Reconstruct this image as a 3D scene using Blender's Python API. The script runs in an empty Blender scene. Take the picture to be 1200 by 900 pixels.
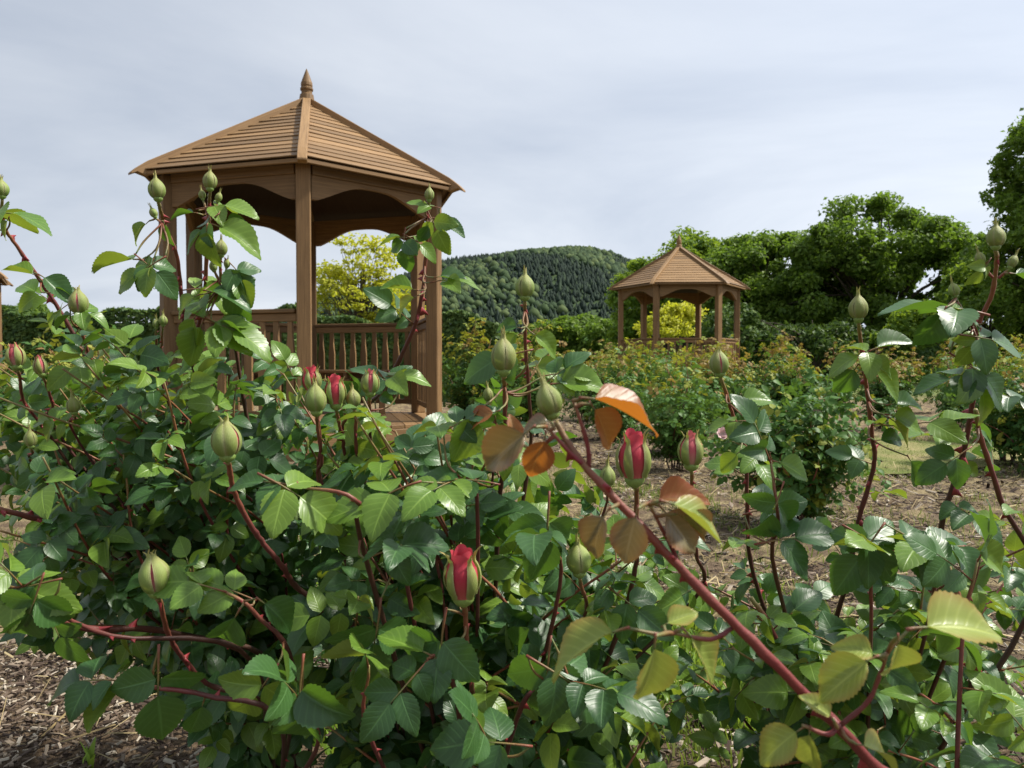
import bpy, math, random
import numpy as np
from mathutils import Vector, Matrix
R = math.radians
sc = bpy.context.scene
col = sc.collection
rng = random.Random(7)
nr = np.random.default_rng(7)

# ------------------------------------------------------------------ camera
EYE = 0.95
PITCH = R(1.6)
cam_d = bpy.data.cameras.new('camera'); cam = bpy.data.objects.new('camera', cam_d); col.objects.link(cam)
cam.location = (0, 0, EYE); cam.rotation_euler = (R(90) - PITCH, 0, 0)
cam_d.sensor_width = 36; cam_d.lens = 27; cam_d.clip_start = 0.02; cam_d.clip_end = 6000
cam_d.dof.use_dof = True; cam_d.dof.focus_distance = 1.35; cam_d.dof.aperture_fstop = 13.0
sc.camera = cam
# ------------------------------------------------------------------ light
SUN_EL, SUN_AZ = R(52), R(84)      # azimuth clockwise from the view direction (+Y)
SUN_DIR = Vector((math.sin(SUN_AZ) * math.cos(SUN_EL), math.cos(SUN_AZ) * math.cos(SUN_EL), math.sin(SUN_EL)))
w = bpy.data.worlds.new('World'); sc.world = w; w.use_nodes = True
nt = w.node_tree; nt.nodes.clear()
def N(t, ty, **k):
    n = t.nodes.new(ty)
    for a, v in k.items(): setattr(n, a, v)
    return n
out = N(nt, 'ShaderNodeOutputWorld'); bg = N(nt, 'ShaderNodeBackground')
sky = N(nt, 'ShaderNodeTexSky', sky_type='NISHITA', sun_disc=False, sun_elevation=SUN_EL, sun_rotation=SUN_AZ, air_density=1.2, dust_density=2.5)
tc = N(nt, 'ShaderNodeTexCoord')
sep = N(nt, 'ShaderNodeSeparateXYZ'); nt.links.new(tc.outputs['Generated'], sep.inputs[0])
def wm(op, a, b=None, clamp=False):
    n = N(nt, 'ShaderNodeMath', operation=op, use_clamp=clamp)
    for i, v in enumerate((a, b)):
        if v is None: continue
        if isinstance(v, (int, float)): n.inputs[i].default_value = v
        else: nt.links.new(v, n.inputs[i])
    return n.outputs[0]
zz = wm('ADD', wm('MAXIMUM', sep.outputs[2], 0.0), 0.22)
comb = N(nt, 'ShaderNodeCombineXYZ')
nt.links.new(wm('DIVIDE', sep.outputs[0], zz), comb.inputs[0]); nt.links.new(wm('DIVIDE', sep.outputs[1], zz), comb.inputs[1])
mp = N(nt, 'ShaderNodeMapping'); mp.inputs['Scale'].default_value = (0.75, 1.0, 1); mp.inputs['Rotation'].default_value = (0, 0, R(25)); mp.inputs['Location'].default_value = (0.35, 0.9, 0)
nt.links.new(comb.outputs[0], mp.inputs[0])
n1 = N(nt, 'ShaderNodeTexNoise'); n1.inputs['Scale'].default_value = 0.9; n1.inputs['Detail'].default_value = 8; n1.inputs['Roughness'].default_value = 0.55; n1.inputs['Distortion'].default_value = 0.5
nt.links.new(mp.outputs[0], n1.inputs['Vector'])
ramp = N(nt, 'ShaderNodeValToRGB'); ramp.color_ramp.elements[0].position = 0.30; ramp.color_ramp.elements[1].position = 0.72
ramp.color_ramp.elements[0].color = (0.385, 0.435, 0.525, 1); ramp.color_ramp.elements[1].color = (0.63, 0.665, 0.72, 1)
nt.links.new(n1.outputs[0], ramp.inputs[0])
dotn = N(nt, 'ShaderNodeVectorMath', operation='DOT_PRODUCT'); dotn.inputs[1].default_value = SUN_DIR
nt.links.new(tc.outputs['Generated'], dotn.inputs[0])
glow = wm('POWER', wm('MAXIMUM', wm('ADD', wm('MULTIPLY', dotn.outputs['Value'], 0.5), 0.5), 0.0), 3.0)
hz_ = wm('MULTIPLY', wm('POWER', wm('SUBTRACT', 1.0, wm('MAXIMUM', sep.outputs[2], 0.0), True), 5.0), 0.30)
gain = wm('ADD', wm('ADD', wm('MULTIPLY', glow, 0.75), 0.72), hz_)
cl = N(nt, 'ShaderNodeVectorMath', operation='SCALE'); nt.links.new(ramp.outputs[0], cl.inputs[0]); nt.links.new(gain, cl.inputs['Scale'])
sks = N(nt, 'ShaderNodeVectorMath', operation='SCALE'); nt.links.new(sky.outputs[0], sks.inputs[0]); sks.inputs['Scale'].default_value = 0.08
mx = N(nt, 'ShaderNodeMix', data_type='RGBA'); mx.inputs[0].default_value = 0.88
nt.links.new(sks.outputs[0], mx.inputs[6]); nt.links.new(cl.outputs[0], mx.inputs[7])
nt.links.new(mx.outputs[2], bg.inputs[0]); bg.inputs[1].default_value = 1.0
nt.links.new(bg.outputs[0], out.inputs[0])
sl = bpy.data.lights.new('sun', 'SUN'); sl.energy = 4.8; sl.angle = R(4); sl.color = (1, 0.95, 0.86)
so = bpy.data.objects.new('sun', sl); col.objects.link(so); so.location = (20, 10, 30)
so.rotation_euler = (-SUN_DIR).to_track_quat('-Z', 'Y').to_euler()
sc.view_settings.view_transform = 'Standard'; sc.view_settings.look = 'None'; sc.view_settings.exposure = 0.56; sc.view_settings.gamma = 1
sc.view_settings.use_curve_mapping = False
sc.render.engine = 'CYCLES'
sc.cycles.use_denoising = True
sc.cycles.max_bounces = 7; sc.cycles.transparent_max_bounces = 4; sc.cycles.transmission_bounces = 4; sc.cycles.diffuse_bounces = 3
sc.cycles.caustics_reflective = False; sc.cycles.caustics_refractive = False

# ------------------------------------------------------------------ helpers
CP, SP = math.cos(PITCH), math.sin(PITCH)
def at(px, py, d):
    """world point seen at photo pixel (1200x900) at depth d metres along the view axis"""
    x = (px - 600) / 900 * d; u = (450 - py) / 900 * d
    return Vector((x, d * CP + u * SP, EYE - d * SP + u * CP))
def proj(p):
    x, y, z = p[0], p[1], p[2] - EYE
    d = y * CP - z * SP; u = y * SP + z * CP
    if d < 0.05: return (0, 0, d)
    return (600 + 900 * x / d, 450 - 900 * u / d, d)

def smooth01(t): t = np.clip(t, 0, 1); return t * t * (3 - 2 * t)
BUMPS = [(-1.91, 7.24, 0.2, 3.2), (3.68, 17, 0.3, 4.0), (-10.5, 13.8, 0.2, 4.0)]
def gz(x, y):
    x = np.asarray(x, float); y = np.asarray(y, float)
    z = 0.018 * np.sin(x * 2.1 + 0.7) * np.sin(y * 1.7) + 0.012 * np.sin(x * 5.3 + y * 3.1)
    for bx, by, h, s in BUMPS:
        z = z + h * (1 - smooth01((np.hypot(x - bx, y - by) - s * 0.45) / (s * 0.55)))
    return z

def tag(o, label=None, cat=None, group=None, kind=None):
    if label: o['label'] = label
    if cat: o['category'] = cat
    if group: o['group'] = group
    if kind: o['kind'] = kind
    return o
def empty(name, loc, rz=0):
    o = bpy.data.objects.new(name, None); o.empty_display_size = 0.1; col.objects.link(o); o.location = loc; o.rotation_euler = (0, 0, rz); return o
def mesh_np(name, V, F, mats, uv=None, midx=None, smooth=True):
    V = np.asarray(V, np.float32); F = np.asarray(F, np.int32); k = F.shape[1]
    me = bpy.data.meshes.new(name)
    me.vertices.add(len(V)); me.vertices.foreach_set('co', V.ravel())
    me.loops.add(F.size); me.loops.foreach_set('vertex_index', F.ravel())
    me.polygons.add(len(F)); me.polygons.foreach_set('loop_start', np.arange(0, F.size, k, dtype=np.int32))
    me.polygons.foreach_set('loop_total', np.full(len(F), k, np.int32))
    if midx is not None: me.polygons.foreach_set('material_index', np.asarray(midx, np.int32))
    if uv is not None:
        ul = me.uv_layers.new(name='UVMap'); ul.data.foreach_set('uv', np.asarray(uv, np.float32)[F.ravel()].ravel())
    for m in mats: me.materials.append(m)
    me.update(calc_edges=True)
    me.polygons.foreach_set('use_smooth', np.full(len(F), bool(smooth)))
    return me
def link(name, me, parent=None, M=None):
    o = bpy.data.objects.new(name, me); col.objects.link(o)
    if parent is not None: o.parent = parent
    if M is not None: o.matrix_basis = M
    return o
class MB:
    def __init__(s): s.V = []; s.F = []; s.U = []; s.M = []; s.n = 0
    def add(s, V, F, U=None, m=0):
        V = np.asarray(V, float); F = np.asarray(F, int)
        s.V.append(V); s.F.append(F + s.n); s.n += len(V)
        s.U.append(np.zeros((len(V), 2)) if U is None else np.asarray(U)); s.M.append(np.full(len(F), m))
        return s
    def box(s, x0, x1, y0, y1, z0, z1, m=0):
        V = [(x, y, z) for z in (z0, z1) for y in (y0, y1) for x in (x0, x1)]
        return s.add(V, [(0, 2, 3, 1), (4, 5, 7, 6), (0, 1, 5, 4), (2, 6, 7, 3), (0, 4, 6, 2), (1, 3, 7, 5)], None, m)
    def hexa(s, P, m=0):      # 8 points: bottom loop 0..3, top loop 4..7
        return s.add(P, [(3, 2, 1, 0), (4, 5, 6, 7), (0, 1, 5, 4), (1, 2, 6, 5), (2, 3, 7, 6), (3, 0, 4, 7)], None, m)
    def mesh(s, name, mats, smooth=False, xf=None):
        V = np.vstack(s.V)
        return mesh_np(name, V, np.vstack(s.F), mats, np.vstack(s.U), np.concatenate(s.M), smooth)
    def build(s, name, mats, parent=None, smooth=False):
        return link(name, s.mesh(name, mats, smooth), parent)
def catmull(P, n):
    P = np.asarray(P, float); Q = np.vstack([2 * P[0] - P[1], P, 2 * P[-1] - P[-2]])
    T = np.linspace(0, len(P) - 1 - 1e-6, n); i = T.astype(int); t = (T - i)[:, None]
    a, b, c, d = Q[i], Q[i + 1], Q[i + 2], Q[i + 3]
    return 0.5 * ((2 * b) + (-a + c) * t + (2 * a - 5 * b + 4 * c - d) * t * t + (-a + 3 * b - 3 * c + d) * t ** 3)
def tube(P, rad, sides=7, cap=True):
    P = np.asarray(P, float); n = len(P); rad = np.broadcast_to(np.asarray(rad, float), (n,))
    T = np.gradient(P, axis=0); T /= np.linalg.norm(T, axis=1)[:, None] + 1e-9
    ref = np.array([0.31, 0.9, 0.2]); ref /= np.linalg.norm(ref)
    A = np.cross(T, ref); A /= np.linalg.norm(A, axis=1)[:, None] + 1e-9; B_ = np.cross(T, A)
    ang = np.linspace(0, 2 * np.pi, sides, endpoint=False)
    V = P[:, None, :] + rad[:, None, None] * (np.cos(ang)[None, :, None] * A[:, None, :] + np.sin(ang)[None, :, None] * B_[:, None, :])
    V = V.reshape(-1, 3)
    U = np.stack([np.tile(ang / 6.283, n), np.repeat(np.linspace(0, 1, n), sides)], 1)
    i = np.arange(n - 1)[:, None] * sides; j = np.arange(sides)[None, :]; j2 = (j + 1) % sides
    F = np.stack([i + j, i + j2, i + sides + j2, i + sides + j], -1).reshape(-1, 4)
    if cap:
        V = np.vstack([V, P[0], P[-1]]); U = np.vstack([U, [0, 0], [0, 1]]); c0, c1 = n * sides, n * sides + 1
        extra = []
        for a in range(0, sides, 1):
            b = (a + 1) % sides
            extra += [(c0, b, a, a), (c1, (n - 1) * sides + a, (n - 1) * sides + b, (n - 1) * sides + b)]
        # avoid degenerate quads: pair up triangles
        e = []
        for a in range(0, sides - 1, 2):
            b, c = a + 1, (a + 2) % sides
            e += [(c0, c, b, a), (c1, (n - 1) * sides + a, (n - 1) * sides + b, (n - 1) * sides + c)]
        F = np.vstack([F, e])
    return V, F, U
def lathe(prof, sides=16):
    P = np.array([(0, 0, z) for r, z in prof]); rad = np.array([r for r, z in prof])
    ang = np.linspace(0, 2 * np.pi, sides, endpoint=False); n = len(P)
    V = np.zeros((n, sides, 3)); V[:, :, 0] = rad[:, None] * np.cos(ang); V[:, :, 1] = rad[:, None] * np.sin(ang); V[:, :, 2] = P[:, 2][:, None]
    i = np.arange(n - 1)[:, None] * sides; j = np.arange(sides)[None, :]; j2 = (j + 1) % sides
    F = np.stack([i + j, i + j2, i + sides + j2, i + sides + j], -1).reshape(-1, 4)
    U = np.stack([np.tile(ang / 6.283, n), np.repeat(np.linspace(0, 1, n), sides)], 1)
    return V.reshape(-1, 3), F, U
def stamp(V0, F0, Ms, U0=None):
    """many transformed copies of one little mesh: Ms (m,3,4)"""
    V0 = np.asarray(V0); m = len(Ms)
    V = np.einsum('mij,nj->mni', Ms[:, :, :3], V0) + Ms[:, None, :, 3]
    F = (np.asarray(F0)[None] + (np.arange(m) * len(V0))[:, None, None]).reshape(-1, np.asarray(F0).shape[1])
    U = None if U0 is None else np.tile(U0, (m, 1))
    return V.reshape(-1, 3), F, U
def frame(y, z):
    y = Vector(y).normalized(); z = Vector(z); x = y.cross(z)
    if x.length < 1e-4: x = y.cross(Vector((1, 0.3, 0)))
    x.normalize(); z = x.cross(y)
    return x, y, z
def mat34(p, x, y, z, s): return np.array([[x[i] * s, y[i] * s, z[i] * s, p[i]] for i in range(3)])
def mat44(p, x, y, z, s):
    a = mat34(p, x, y, z, s); return Matrix([list(a[0]), list(a[1]), list(a[2]), [0, 0, 0, 1]])

# ------------------------------------------------------------------ materials
def newmat(name):
    m = bpy.data.materials.new(name); m.use_nodes = True; t = m.node_tree; t.nodes.clear()
    return m, t
class T_:
    def __init__(s, t): s.t = t
    def n(s, ty, **k): return N(s.t, ty, **k)
    def l(s, a, b): s.t.links.new(a, b)
    def val(s, inp, v):
        if hasattr(v, 'is_output'): s.l(v, inp)
        else: inp.default_value = v
    def math(s, op, a, b=0.0, clamp=False):
        n = s.n('ShaderNodeMath', operation=op, use_clamp=clamp); s.val(n.inputs[0], a); s.val(n.inputs[1], b); return n.outputs[0]
    def mix(s, f, a, b, bt='MIX'):
        n = s.n('ShaderNodeMix', data_type='RGBA', blend_type=bt); s.val(n.inputs[0], f); s.val(n.inputs[6], a); s.val(n.inputs[7], b); return n.outputs[2]
    def noise(s, scale, vec=None, detail=4, rough=0.55):
        n = s.n('ShaderNodeTexNoise'); n.inputs['Scale'].default_value = scale; n.inputs['Detail'].default_value = detail; n.inputs['Roughness'].default_value = rough
        if vec is not None: s.l(vec, n.inputs['Vector'])
        return n.outputs[0]
    def ramp(s, f, stops):
        n = s.n('ShaderNodeValToRGB'); e = n.color_ramp.elements
        while len(e) < len(stops): e.new(0.5)
        for i, (p, c) in enumerate(stops): e[i].position = p; e[i].color = tuple(c) + (1,) if len(c) == 3 else c
        s.l(f, n.inputs[0]); return n.outputs[0]
    def bump(s, h, strength=0.3, dist=0.01):
        n = s.n('ShaderNodeBump'); n.inputs['Strength'].default_value = strength; n.inputs['Distance'].default_value = dist; s.l(h, n.inputs['Height']); return n.outputs[0]
    def bsdf(s, colr, rough=0.5, spec=0.5, normal=None, **k):
        n = s.n('ShaderNodeBsdfPrincipled'); s.val(n.inputs['Base Color'], colr); s.val(n.inputs['Roughness'], rough); s.val(n.inputs['Specular IOR Level'], spec)
        if normal is not None: s.l(normal, n.inputs['Normal'])
        return n.outputs[0]
    def out(s, sh): o = s.n('ShaderNodeOutputMaterial'); s.l(sh, o.inputs[0])
def c4(c): return tuple(c) + (1,)

def leaf_mat(name, dark, light, under, trans, rough=0.36, tf=0.3, veins=True, tipc=None, spec=0.5):
    m, t = newmat(name); g = T_(t)
    oi = g.n('ShaderNodeObjectInfo'); ge = g.n('ShaderNodeNewGeometry')
    r = g.math('ADD', g.math('MULTIPLY', oi.outputs['Random'], 0.55), g.math('MULTIPLY', ge.outputs['Random Per Island'], 0.45))
    tcn = g.n('ShaderNodeTexCoord')
    top = g.mix(r, c4(dark), c4(light))
    nz = g.noise(90, tcn.outputs['Object'], 3)
    top = g.mix(g.math('MULTIPLY', nz, 0.35), top, c4([v * 0.62 for v in dark]))
    norm = None
    if veins:
        uv = g.n('ShaderNodeUVMap'); sp = g.n('ShaderNodeSeparateXYZ'); g.l(uv.outputs[0], sp.inputs[0])
        au = g.math('ABSOLUTE', g.math('SUBTRACT', sp.outputs[0], 0.5)); au2 = g.math('MULTIPLY', au, 2.0)
        ph = g.math('MULTIPLY', g.math('SUBTRACT', sp.outputs[1], g.math('MULTIPLY', au2, 0.28)), 44.0)
        wv = g.math('POWER', g.math('ADD', g.math('MULTIPLY', g.math('SINE', ph), 0.5), 0.5), 6.0)
        mid = g.math('SUBTRACT', 1.0, g.math('MULTIPLY', au2, 11.0), True)
        vm = g.math('MAXIMUM', g.math('MULTIPLY', wv, 0.22), g.math('MULTIPLY', mid, 0.75))
        top = g.mix(g.math('MULTIPLY', vm, 0.55), top, c4([min(1, v * 1.9 + 0.03) for v in light]))
        if tipc is not None:
            edge = g.math('MULTIPLY', g.math('POWER', au2, 3.0), 0.7)
            top = g.mix(edge, top, c4(tipc))
        h = g.math('SUBTRACT', g.math('MULTIPLY', nz, 0.25), vm)
        norm = g.bump(h, 0.4, 0.0012)
    und = g.mix(r, c4(under), c4([v * 0.75 for v in under]))
    colr = g.mix(ge.outputs['Backfacing'], top, und)
    rg = g.math('ADD', rough, g.math('MULTIPLY', ge.outputs['Backfacing'], 0.25))
    b = g.bsdf(colr, rg, spec, norm)
    tr = g.n('ShaderNodeBsdfTranslucent'); g.val(tr.inputs[0], g.mix(r, c4(trans), c4([v * 0.8 for v in trans])))
    ms = g.n('ShaderNodeMixShader'); ms.inputs[0].default_value = tf; g.l(b, ms.inputs[1]); g.l(tr.outputs[0], ms.inputs[2])
    g.out(ms.outputs[0]); return m
LM = dict(
    mature=leaf_mat('rose_leaf_mature', (0.019, 0.064, 0.018), (0.062, 0.148, 0.034), (0.125, 0.195, 0.05), (0.18, 0.36, 0.025), 0.40, 0.25, spec=.5),
    young=leaf_mat('rose_leaf_young', (0.075, 0.175, 0.022), (0.18, 0.28, 0.036), (0.22, 0.27, 0.07), (0.30, 0.40, 0.03), 0.36, 0.32, spec=.45),
    lime=leaf_mat('rose_leaf_lime', (0.19, 0.26, 0.05), (0.32, 0.36, 0.085), (0.30, 0.31, 0.07), (0.42, 0.48, 0.05), 0.38, 0.24, tipc=(0.30, 0.16, 0.04), spec=.36),
    olive=leaf_mat('rose_leaf_olive', (0.14, 0.125, 0.06), (0.25, 0.22, 0.12), (0.36, 0.20, 0.045), (0.35, 0.21, 0.04), 0.30, 0.16, tipc=(0.28, 0.09, 0.05), spec=.5),
    bronze=leaf_mat('rose_leaf_bronze', (0.24, 0.075, 0.03), (0.26, 0.19, 0.06), (0.40, 0.13, 0.03), (0.60, 0.20, 0.02), 0.40, 0.34, tipc=(0.26, 0.06, 0.03), spec=.36),
)
LMF = dict(   # the same leaves where they are too small to show veins
    mature=leaf_mat('rose_foliage', (0.030, 0.092, 0.018), (0.10, 0.20, 0.035), (0.11, 0.17, 0.06), (0.16, 0.30, 0.03), 0.5, 0.24, False, spec=.2),
    young=leaf_mat('rose_new_growth', (0.17, 0.25, 0.035), (0.36, 0.35, 0.065), (0.25, 0.26, 0.06), (0.40, 0.42, 0.03), 0.55, 0.3, False, spec=.2),
    bronze=leaf_mat('rose_bronze_growth', (0.24, 0.20, 0.06), (0.27, 0.13, 0.055), (0.28, 0.17, 0.06), (0.38, 0.28, 0.05), 0.55, 0.3, False, spec=.2),
)
def stem_mat(name, stops, rough=0.5):
    m, t = newmat(name); g = T_(t)
    uv = g.n('ShaderNodeUVMap'); sp = g.n('ShaderNodeSeparateXYZ'); g.l(uv.outputs[0], sp.inputs[0])
    tcn = g.n('ShaderNodeTexCoord'); nz = g.math('ADD', g.math('MULTIPLY', g.noise(60, tcn.outputs['Object'], 4), .5), g.math('MULTIPLY', g.noise(16, tcn.outputs['Object'], 3), .5))
    f = g.math('ADD', sp.outputs[1], g.math('MULTIPLY', g.math('SUBTRACT', nz, 0.5), 0.6))
    cr = g.ramp(f, stops)
    oi = g.n('ShaderNodeObjectInfo')
    cr = g.mix(g.math('MULTIPLY', oi.outputs['Random'], 0.35), cr, c4((0.10, 0.05, 0.025)))
    n2 = g.noise(420, tcn.outputs['Object'], 2)
    g.out(g.bsdf(cr, rough, 0.4, g.bump(g.math('ADD', nz, g.math('MULTIPLY', n2, 0.3)), 0.6, 0.002))); return m
M_cane = stem_mat('rose_cane', [(0.0, (0.045, 0.035, 0.02)), (0.4, (0.07, 0.022, 0.018)), (0.62, (0.15, 0.032, 0.034)), (0.84, (0.25, 0.085, 0.042)), (1.0, (0.22, 0.19, 0.06))])
M_hero = stem_mat('rose_cane_red', [(0.0, (0.12, 0.014, 0.022)), (0.45, (0.19, 0.020, 0.027)), (0.8, (0.23, 0.065, 0.042)), (1.0, (0.22, 0.19, 0.07))])
M_pedicel = stem_mat('rose_flower_stalk', [(0.0, (0.19, 0.03, 0.03)), (0.45, (0.24, 0.085, 0.04)), (0.8, (0.21, 0.17, 0.05)), (1.0, (0.16, 0.24, 0.06))])
M_petiole = stem_mat('rose_leaf_stalk', [(0.0, (0.20, 0.05, 0.03)), (0.6, (0.18, 0.13, 0.04)), (1.0, (0.12, 0.18, 0.05))])
def simple(name, c1, c2, scale=20, rough=0.5, spec=0.4, bs=0.3, bd=0.003):
    m, t = newmat(name); g = T_(t); tcn = g.n('ShaderNodeTexCoord'); nz = g.noise(scale, tcn.outputs['Object'], 5)
    g.out(g.bsdf(g.mix(nz, c4(c1), c4(c2)), rough, spec, g.bump(nz, bs, bd))); return m
M_thorn = simple('rose_thorn', (0.22, 0.02, 0.03), (0.30, 0.05, 0.05), 80, 0.4)
def sepal_mat():
    m, t = newmat('rose_sepal'); g = T_(t)
    uv = g.n('ShaderNodeUVMap'); sp = g.n('ShaderNodeSeparateXYZ'); g.l(uv.outputs[0], sp.inputs[0])
    tcn = g.n('ShaderNodeTexCoord'); nz = g.noise(140, tcn.outputs['Object'], 3)
    cr = g.ramp(sp.outputs[1], [(0.0, (0.14, 0.26, 0.045)), (0.45, (0.23, 0.34, 0.08)), (0.8, (0.30, 0.34, 0.09)), (1.0, (0.38, 0.30, 0.07))])
    au = g.math('MULTIPLY', g.math('ABSOLUTE', g.math('SUBTRACT', sp.outputs[0], 0.5)), 2.0)
    cr = g.mix(g.math('MULTIPLY', g.math('POWER', au, 4.0), 0.55), cr, c4((0.46, 0.42, 0.25)))
    cr = g.mix(g.math('MULTIPLY', nz, 0.25), cr, c4((0.25, 0.13, 0.06)))
    oi = g.n('ShaderNodeObjectInfo'); n3 = g.noise(2.2, tcn.outputs['Object'], 2); cr = g.mix(g.math('MULTIPLY', g.math('MULTIPLY', n3, oi.outputs['Random']), 0.5, True), cr, c4((0.24, 0.11, 0.06)))
    st = g.math('SINE', g.math('MULTIPLY', sp.outputs[0], 60.0))
    b = g.bsdf(cr, 0.5, 0.35, g.bump(g.math('ADD', nz, g.math('MULTIPLY', st, 0.15)), 0.35, 0.001))
    tr = g.n('ShaderNodeBsdfTranslucent'); tr.inputs[0].default_value = (0.35, 0.42, 0.06, 1)
    ms = g.n('ShaderNodeMixShader'); ms.inputs[0].default_value = 0.15; g.l(b, ms.inputs[1]); g.l(tr.outputs[0], ms.inputs[2]); g.out(ms.outputs[0]); return m
M_sepal = sepal_mat()
def petal_mat(name, a, b, c):
    m, t = newmat(name); g = T_(t)
    uv = g.n('ShaderNodeUVMap'); sp = g.n('ShaderNodeSeparateXYZ'); g.l(uv.outputs[0], sp.inputs[0])
    tcn = g.n('ShaderNodeTexCoord'); nz = g.noise(120, tcn.outputs['Object'], 3)
    cr = g.ramp(sp.outputs[1], [(0.0, c), (0.5, a), (1.0, b)]); cr = g.mix(g.math('MULTIPLY', nz, 0.4), cr, c4([v * 0.6 for v in a]))
    st = g.math('SINE', g.math('MULTIPLY', sp.outputs[0], 70.0))
    bs = g.bsdf(cr, 0.5, 0.3, g.bump(g.math('ADD', nz, g.math('MULTIPLY', st, 0.12)), 0.3, 0.001))
    tr = g.n('ShaderNodeBsdfTranslucent'); tr.inputs[0].default_value = c4(b)
    ms = g.n('ShaderNodeMixShader'); ms.inputs[0].default_value = 0.2; g.l(bs, ms.inputs[1]); g.l(tr.outputs[0], ms.inputs[2]); g.out(ms.outputs[0]); return m
M_petal = petal_mat('rose_petal_red', (0.46, 0.032, 0.055), (0.56, 0.07, 0.095), (0.5, 0.14, 0.11))
M_petal_pink = petal_mat('rose_petal_pink', (0.58, 0.11, 0.13), (0.62, 0.16, 0.16), (0.6, 0.42, 0.30))
M_petal_pale = petal_mat('rose_petal_pale', (0.66, 0.42, 0.40), (0.72, 0.5, 0.48), (0.6, 0.45, 0.35))
M_recept = simple('rose_hip_green', (0.15, 0.25, 0.05), (0.22, 0.30, 0.08), 60, 0.4)

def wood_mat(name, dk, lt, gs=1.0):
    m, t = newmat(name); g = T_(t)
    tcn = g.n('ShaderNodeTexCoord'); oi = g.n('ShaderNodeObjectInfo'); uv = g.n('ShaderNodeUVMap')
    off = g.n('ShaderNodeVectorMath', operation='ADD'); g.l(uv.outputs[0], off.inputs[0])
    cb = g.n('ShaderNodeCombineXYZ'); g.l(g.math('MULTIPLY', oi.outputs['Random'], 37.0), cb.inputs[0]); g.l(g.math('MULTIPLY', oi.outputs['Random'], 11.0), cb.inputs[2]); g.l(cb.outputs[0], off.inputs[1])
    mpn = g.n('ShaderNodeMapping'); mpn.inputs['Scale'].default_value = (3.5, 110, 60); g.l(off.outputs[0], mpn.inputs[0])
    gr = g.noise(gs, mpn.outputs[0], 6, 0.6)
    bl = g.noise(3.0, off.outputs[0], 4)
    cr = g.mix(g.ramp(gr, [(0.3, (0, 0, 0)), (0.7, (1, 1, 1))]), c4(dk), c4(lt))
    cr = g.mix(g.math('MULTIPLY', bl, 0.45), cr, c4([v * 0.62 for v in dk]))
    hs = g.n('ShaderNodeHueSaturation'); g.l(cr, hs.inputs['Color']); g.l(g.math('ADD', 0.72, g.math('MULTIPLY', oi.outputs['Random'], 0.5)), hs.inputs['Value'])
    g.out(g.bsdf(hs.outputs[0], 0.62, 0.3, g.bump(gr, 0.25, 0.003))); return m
M_wood = wood_mat('stained_wood', (0.15, 0.084, 0.034), (0.295, 0.175, 0.074))
M_roofw = wood_mat('stained_roof_boards', (0.175, 0.10, 0.042), (0.32, 0.195, 0.087))
M_shadewood = wood_mat('shade_ceiling_boards', (0.03, 0.015, 0.009), (0.05, 0.027, 0.015))  # brown ceiling wood, its colour deepened to paint in the shade under the roof

def ground_mat():
    m, t = newmat('garden_ground'); g = T_(t)
    ge = g.n('ShaderNodeNewGeometry'); P = ge.outputs['Position']; sp = g.n('ShaderNodeSeparateXYZ'); g.l(P, sp.inputs[0])
    big = g.noise(0.8, P, 4); fine = g.noise(38, P, 6, 0.7); mid = g.noise(7, P, 5)
    mul = g.ramp(fine, [(0.25, (0.028, 0.016, 0.010)), (0.5, (0.11, 0.072, 0.045)), (0.68, (0.22, 0.16, 0.10)), (0.85, (0.38, 0.30, 0.20))])
    mul = g.mix(g.math('MULTIPLY', big, 0.55), mul, c4((0.15, 0.115, 0.07)))
    straw = g.ramp(fine, [(0.3, (0.15, 0.115, 0.055)), (0.7, (0.40, 0.32, 0.17))])
    grass = g.ramp(fine, [(0.3, (0.055, 0.085, 0.018)), (0.7, (0.17, 0.20, 0.055))])
    sf = g.ramp(mid, [(0.44, (0, 0, 0)), (0.60, (1, 1, 1))])
    sf = g.math('MULTIPLY', sf, g.math('SUBTRACT', 1.0, g.math('LESS_THAN', sp.outputs[1], 2.2)))
    c = g.mix(g.math('MULTIPLY', sf, 0.8), mul, straw)
    far = g.math('MULTIPLY', g.math('SUBTRACT', sp.outputs[1], 18.0), 0.2, True)
    c = g.mix(far, c, grass)
    h = g.math('ADD', fine, g.math('MULTIPLY', mid, 0.8))
    g.out(g.bsdf(c, 0.9, 0.2, g.bump(h, 0.9, 0.03))); return m
def lawn_mat():
    m, t = newmat('dry_grass_path'); g = T_(t); ge = g.n('ShaderNodeNewGeometry'); P = ge.outputs['Position']
    a = g.noise(1.3, P, 4); f = g.noise(60, P, 5, 0.7)
    gr = g.ramp(f, [(0.3, (0.05, 0.075, 0.015)), (0.7, (0.19, 0.22, 0.055))]); st = g.ramp(f, [(0.3, (0.16, 0.13, 0.05)), (0.7, (0.36, 0.31, 0.15))])
    g.out(g.bsdf(g.mix(g.ramp(a, [(0.4, (0, 0, 0)), (0.62, (1, 1, 1))]), gr, st), 0.9, 0.2, g.bump(f, 0.8, 0.02))); return m
M_ground = ground_mat(); M_lawn = lawn_mat()
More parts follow.
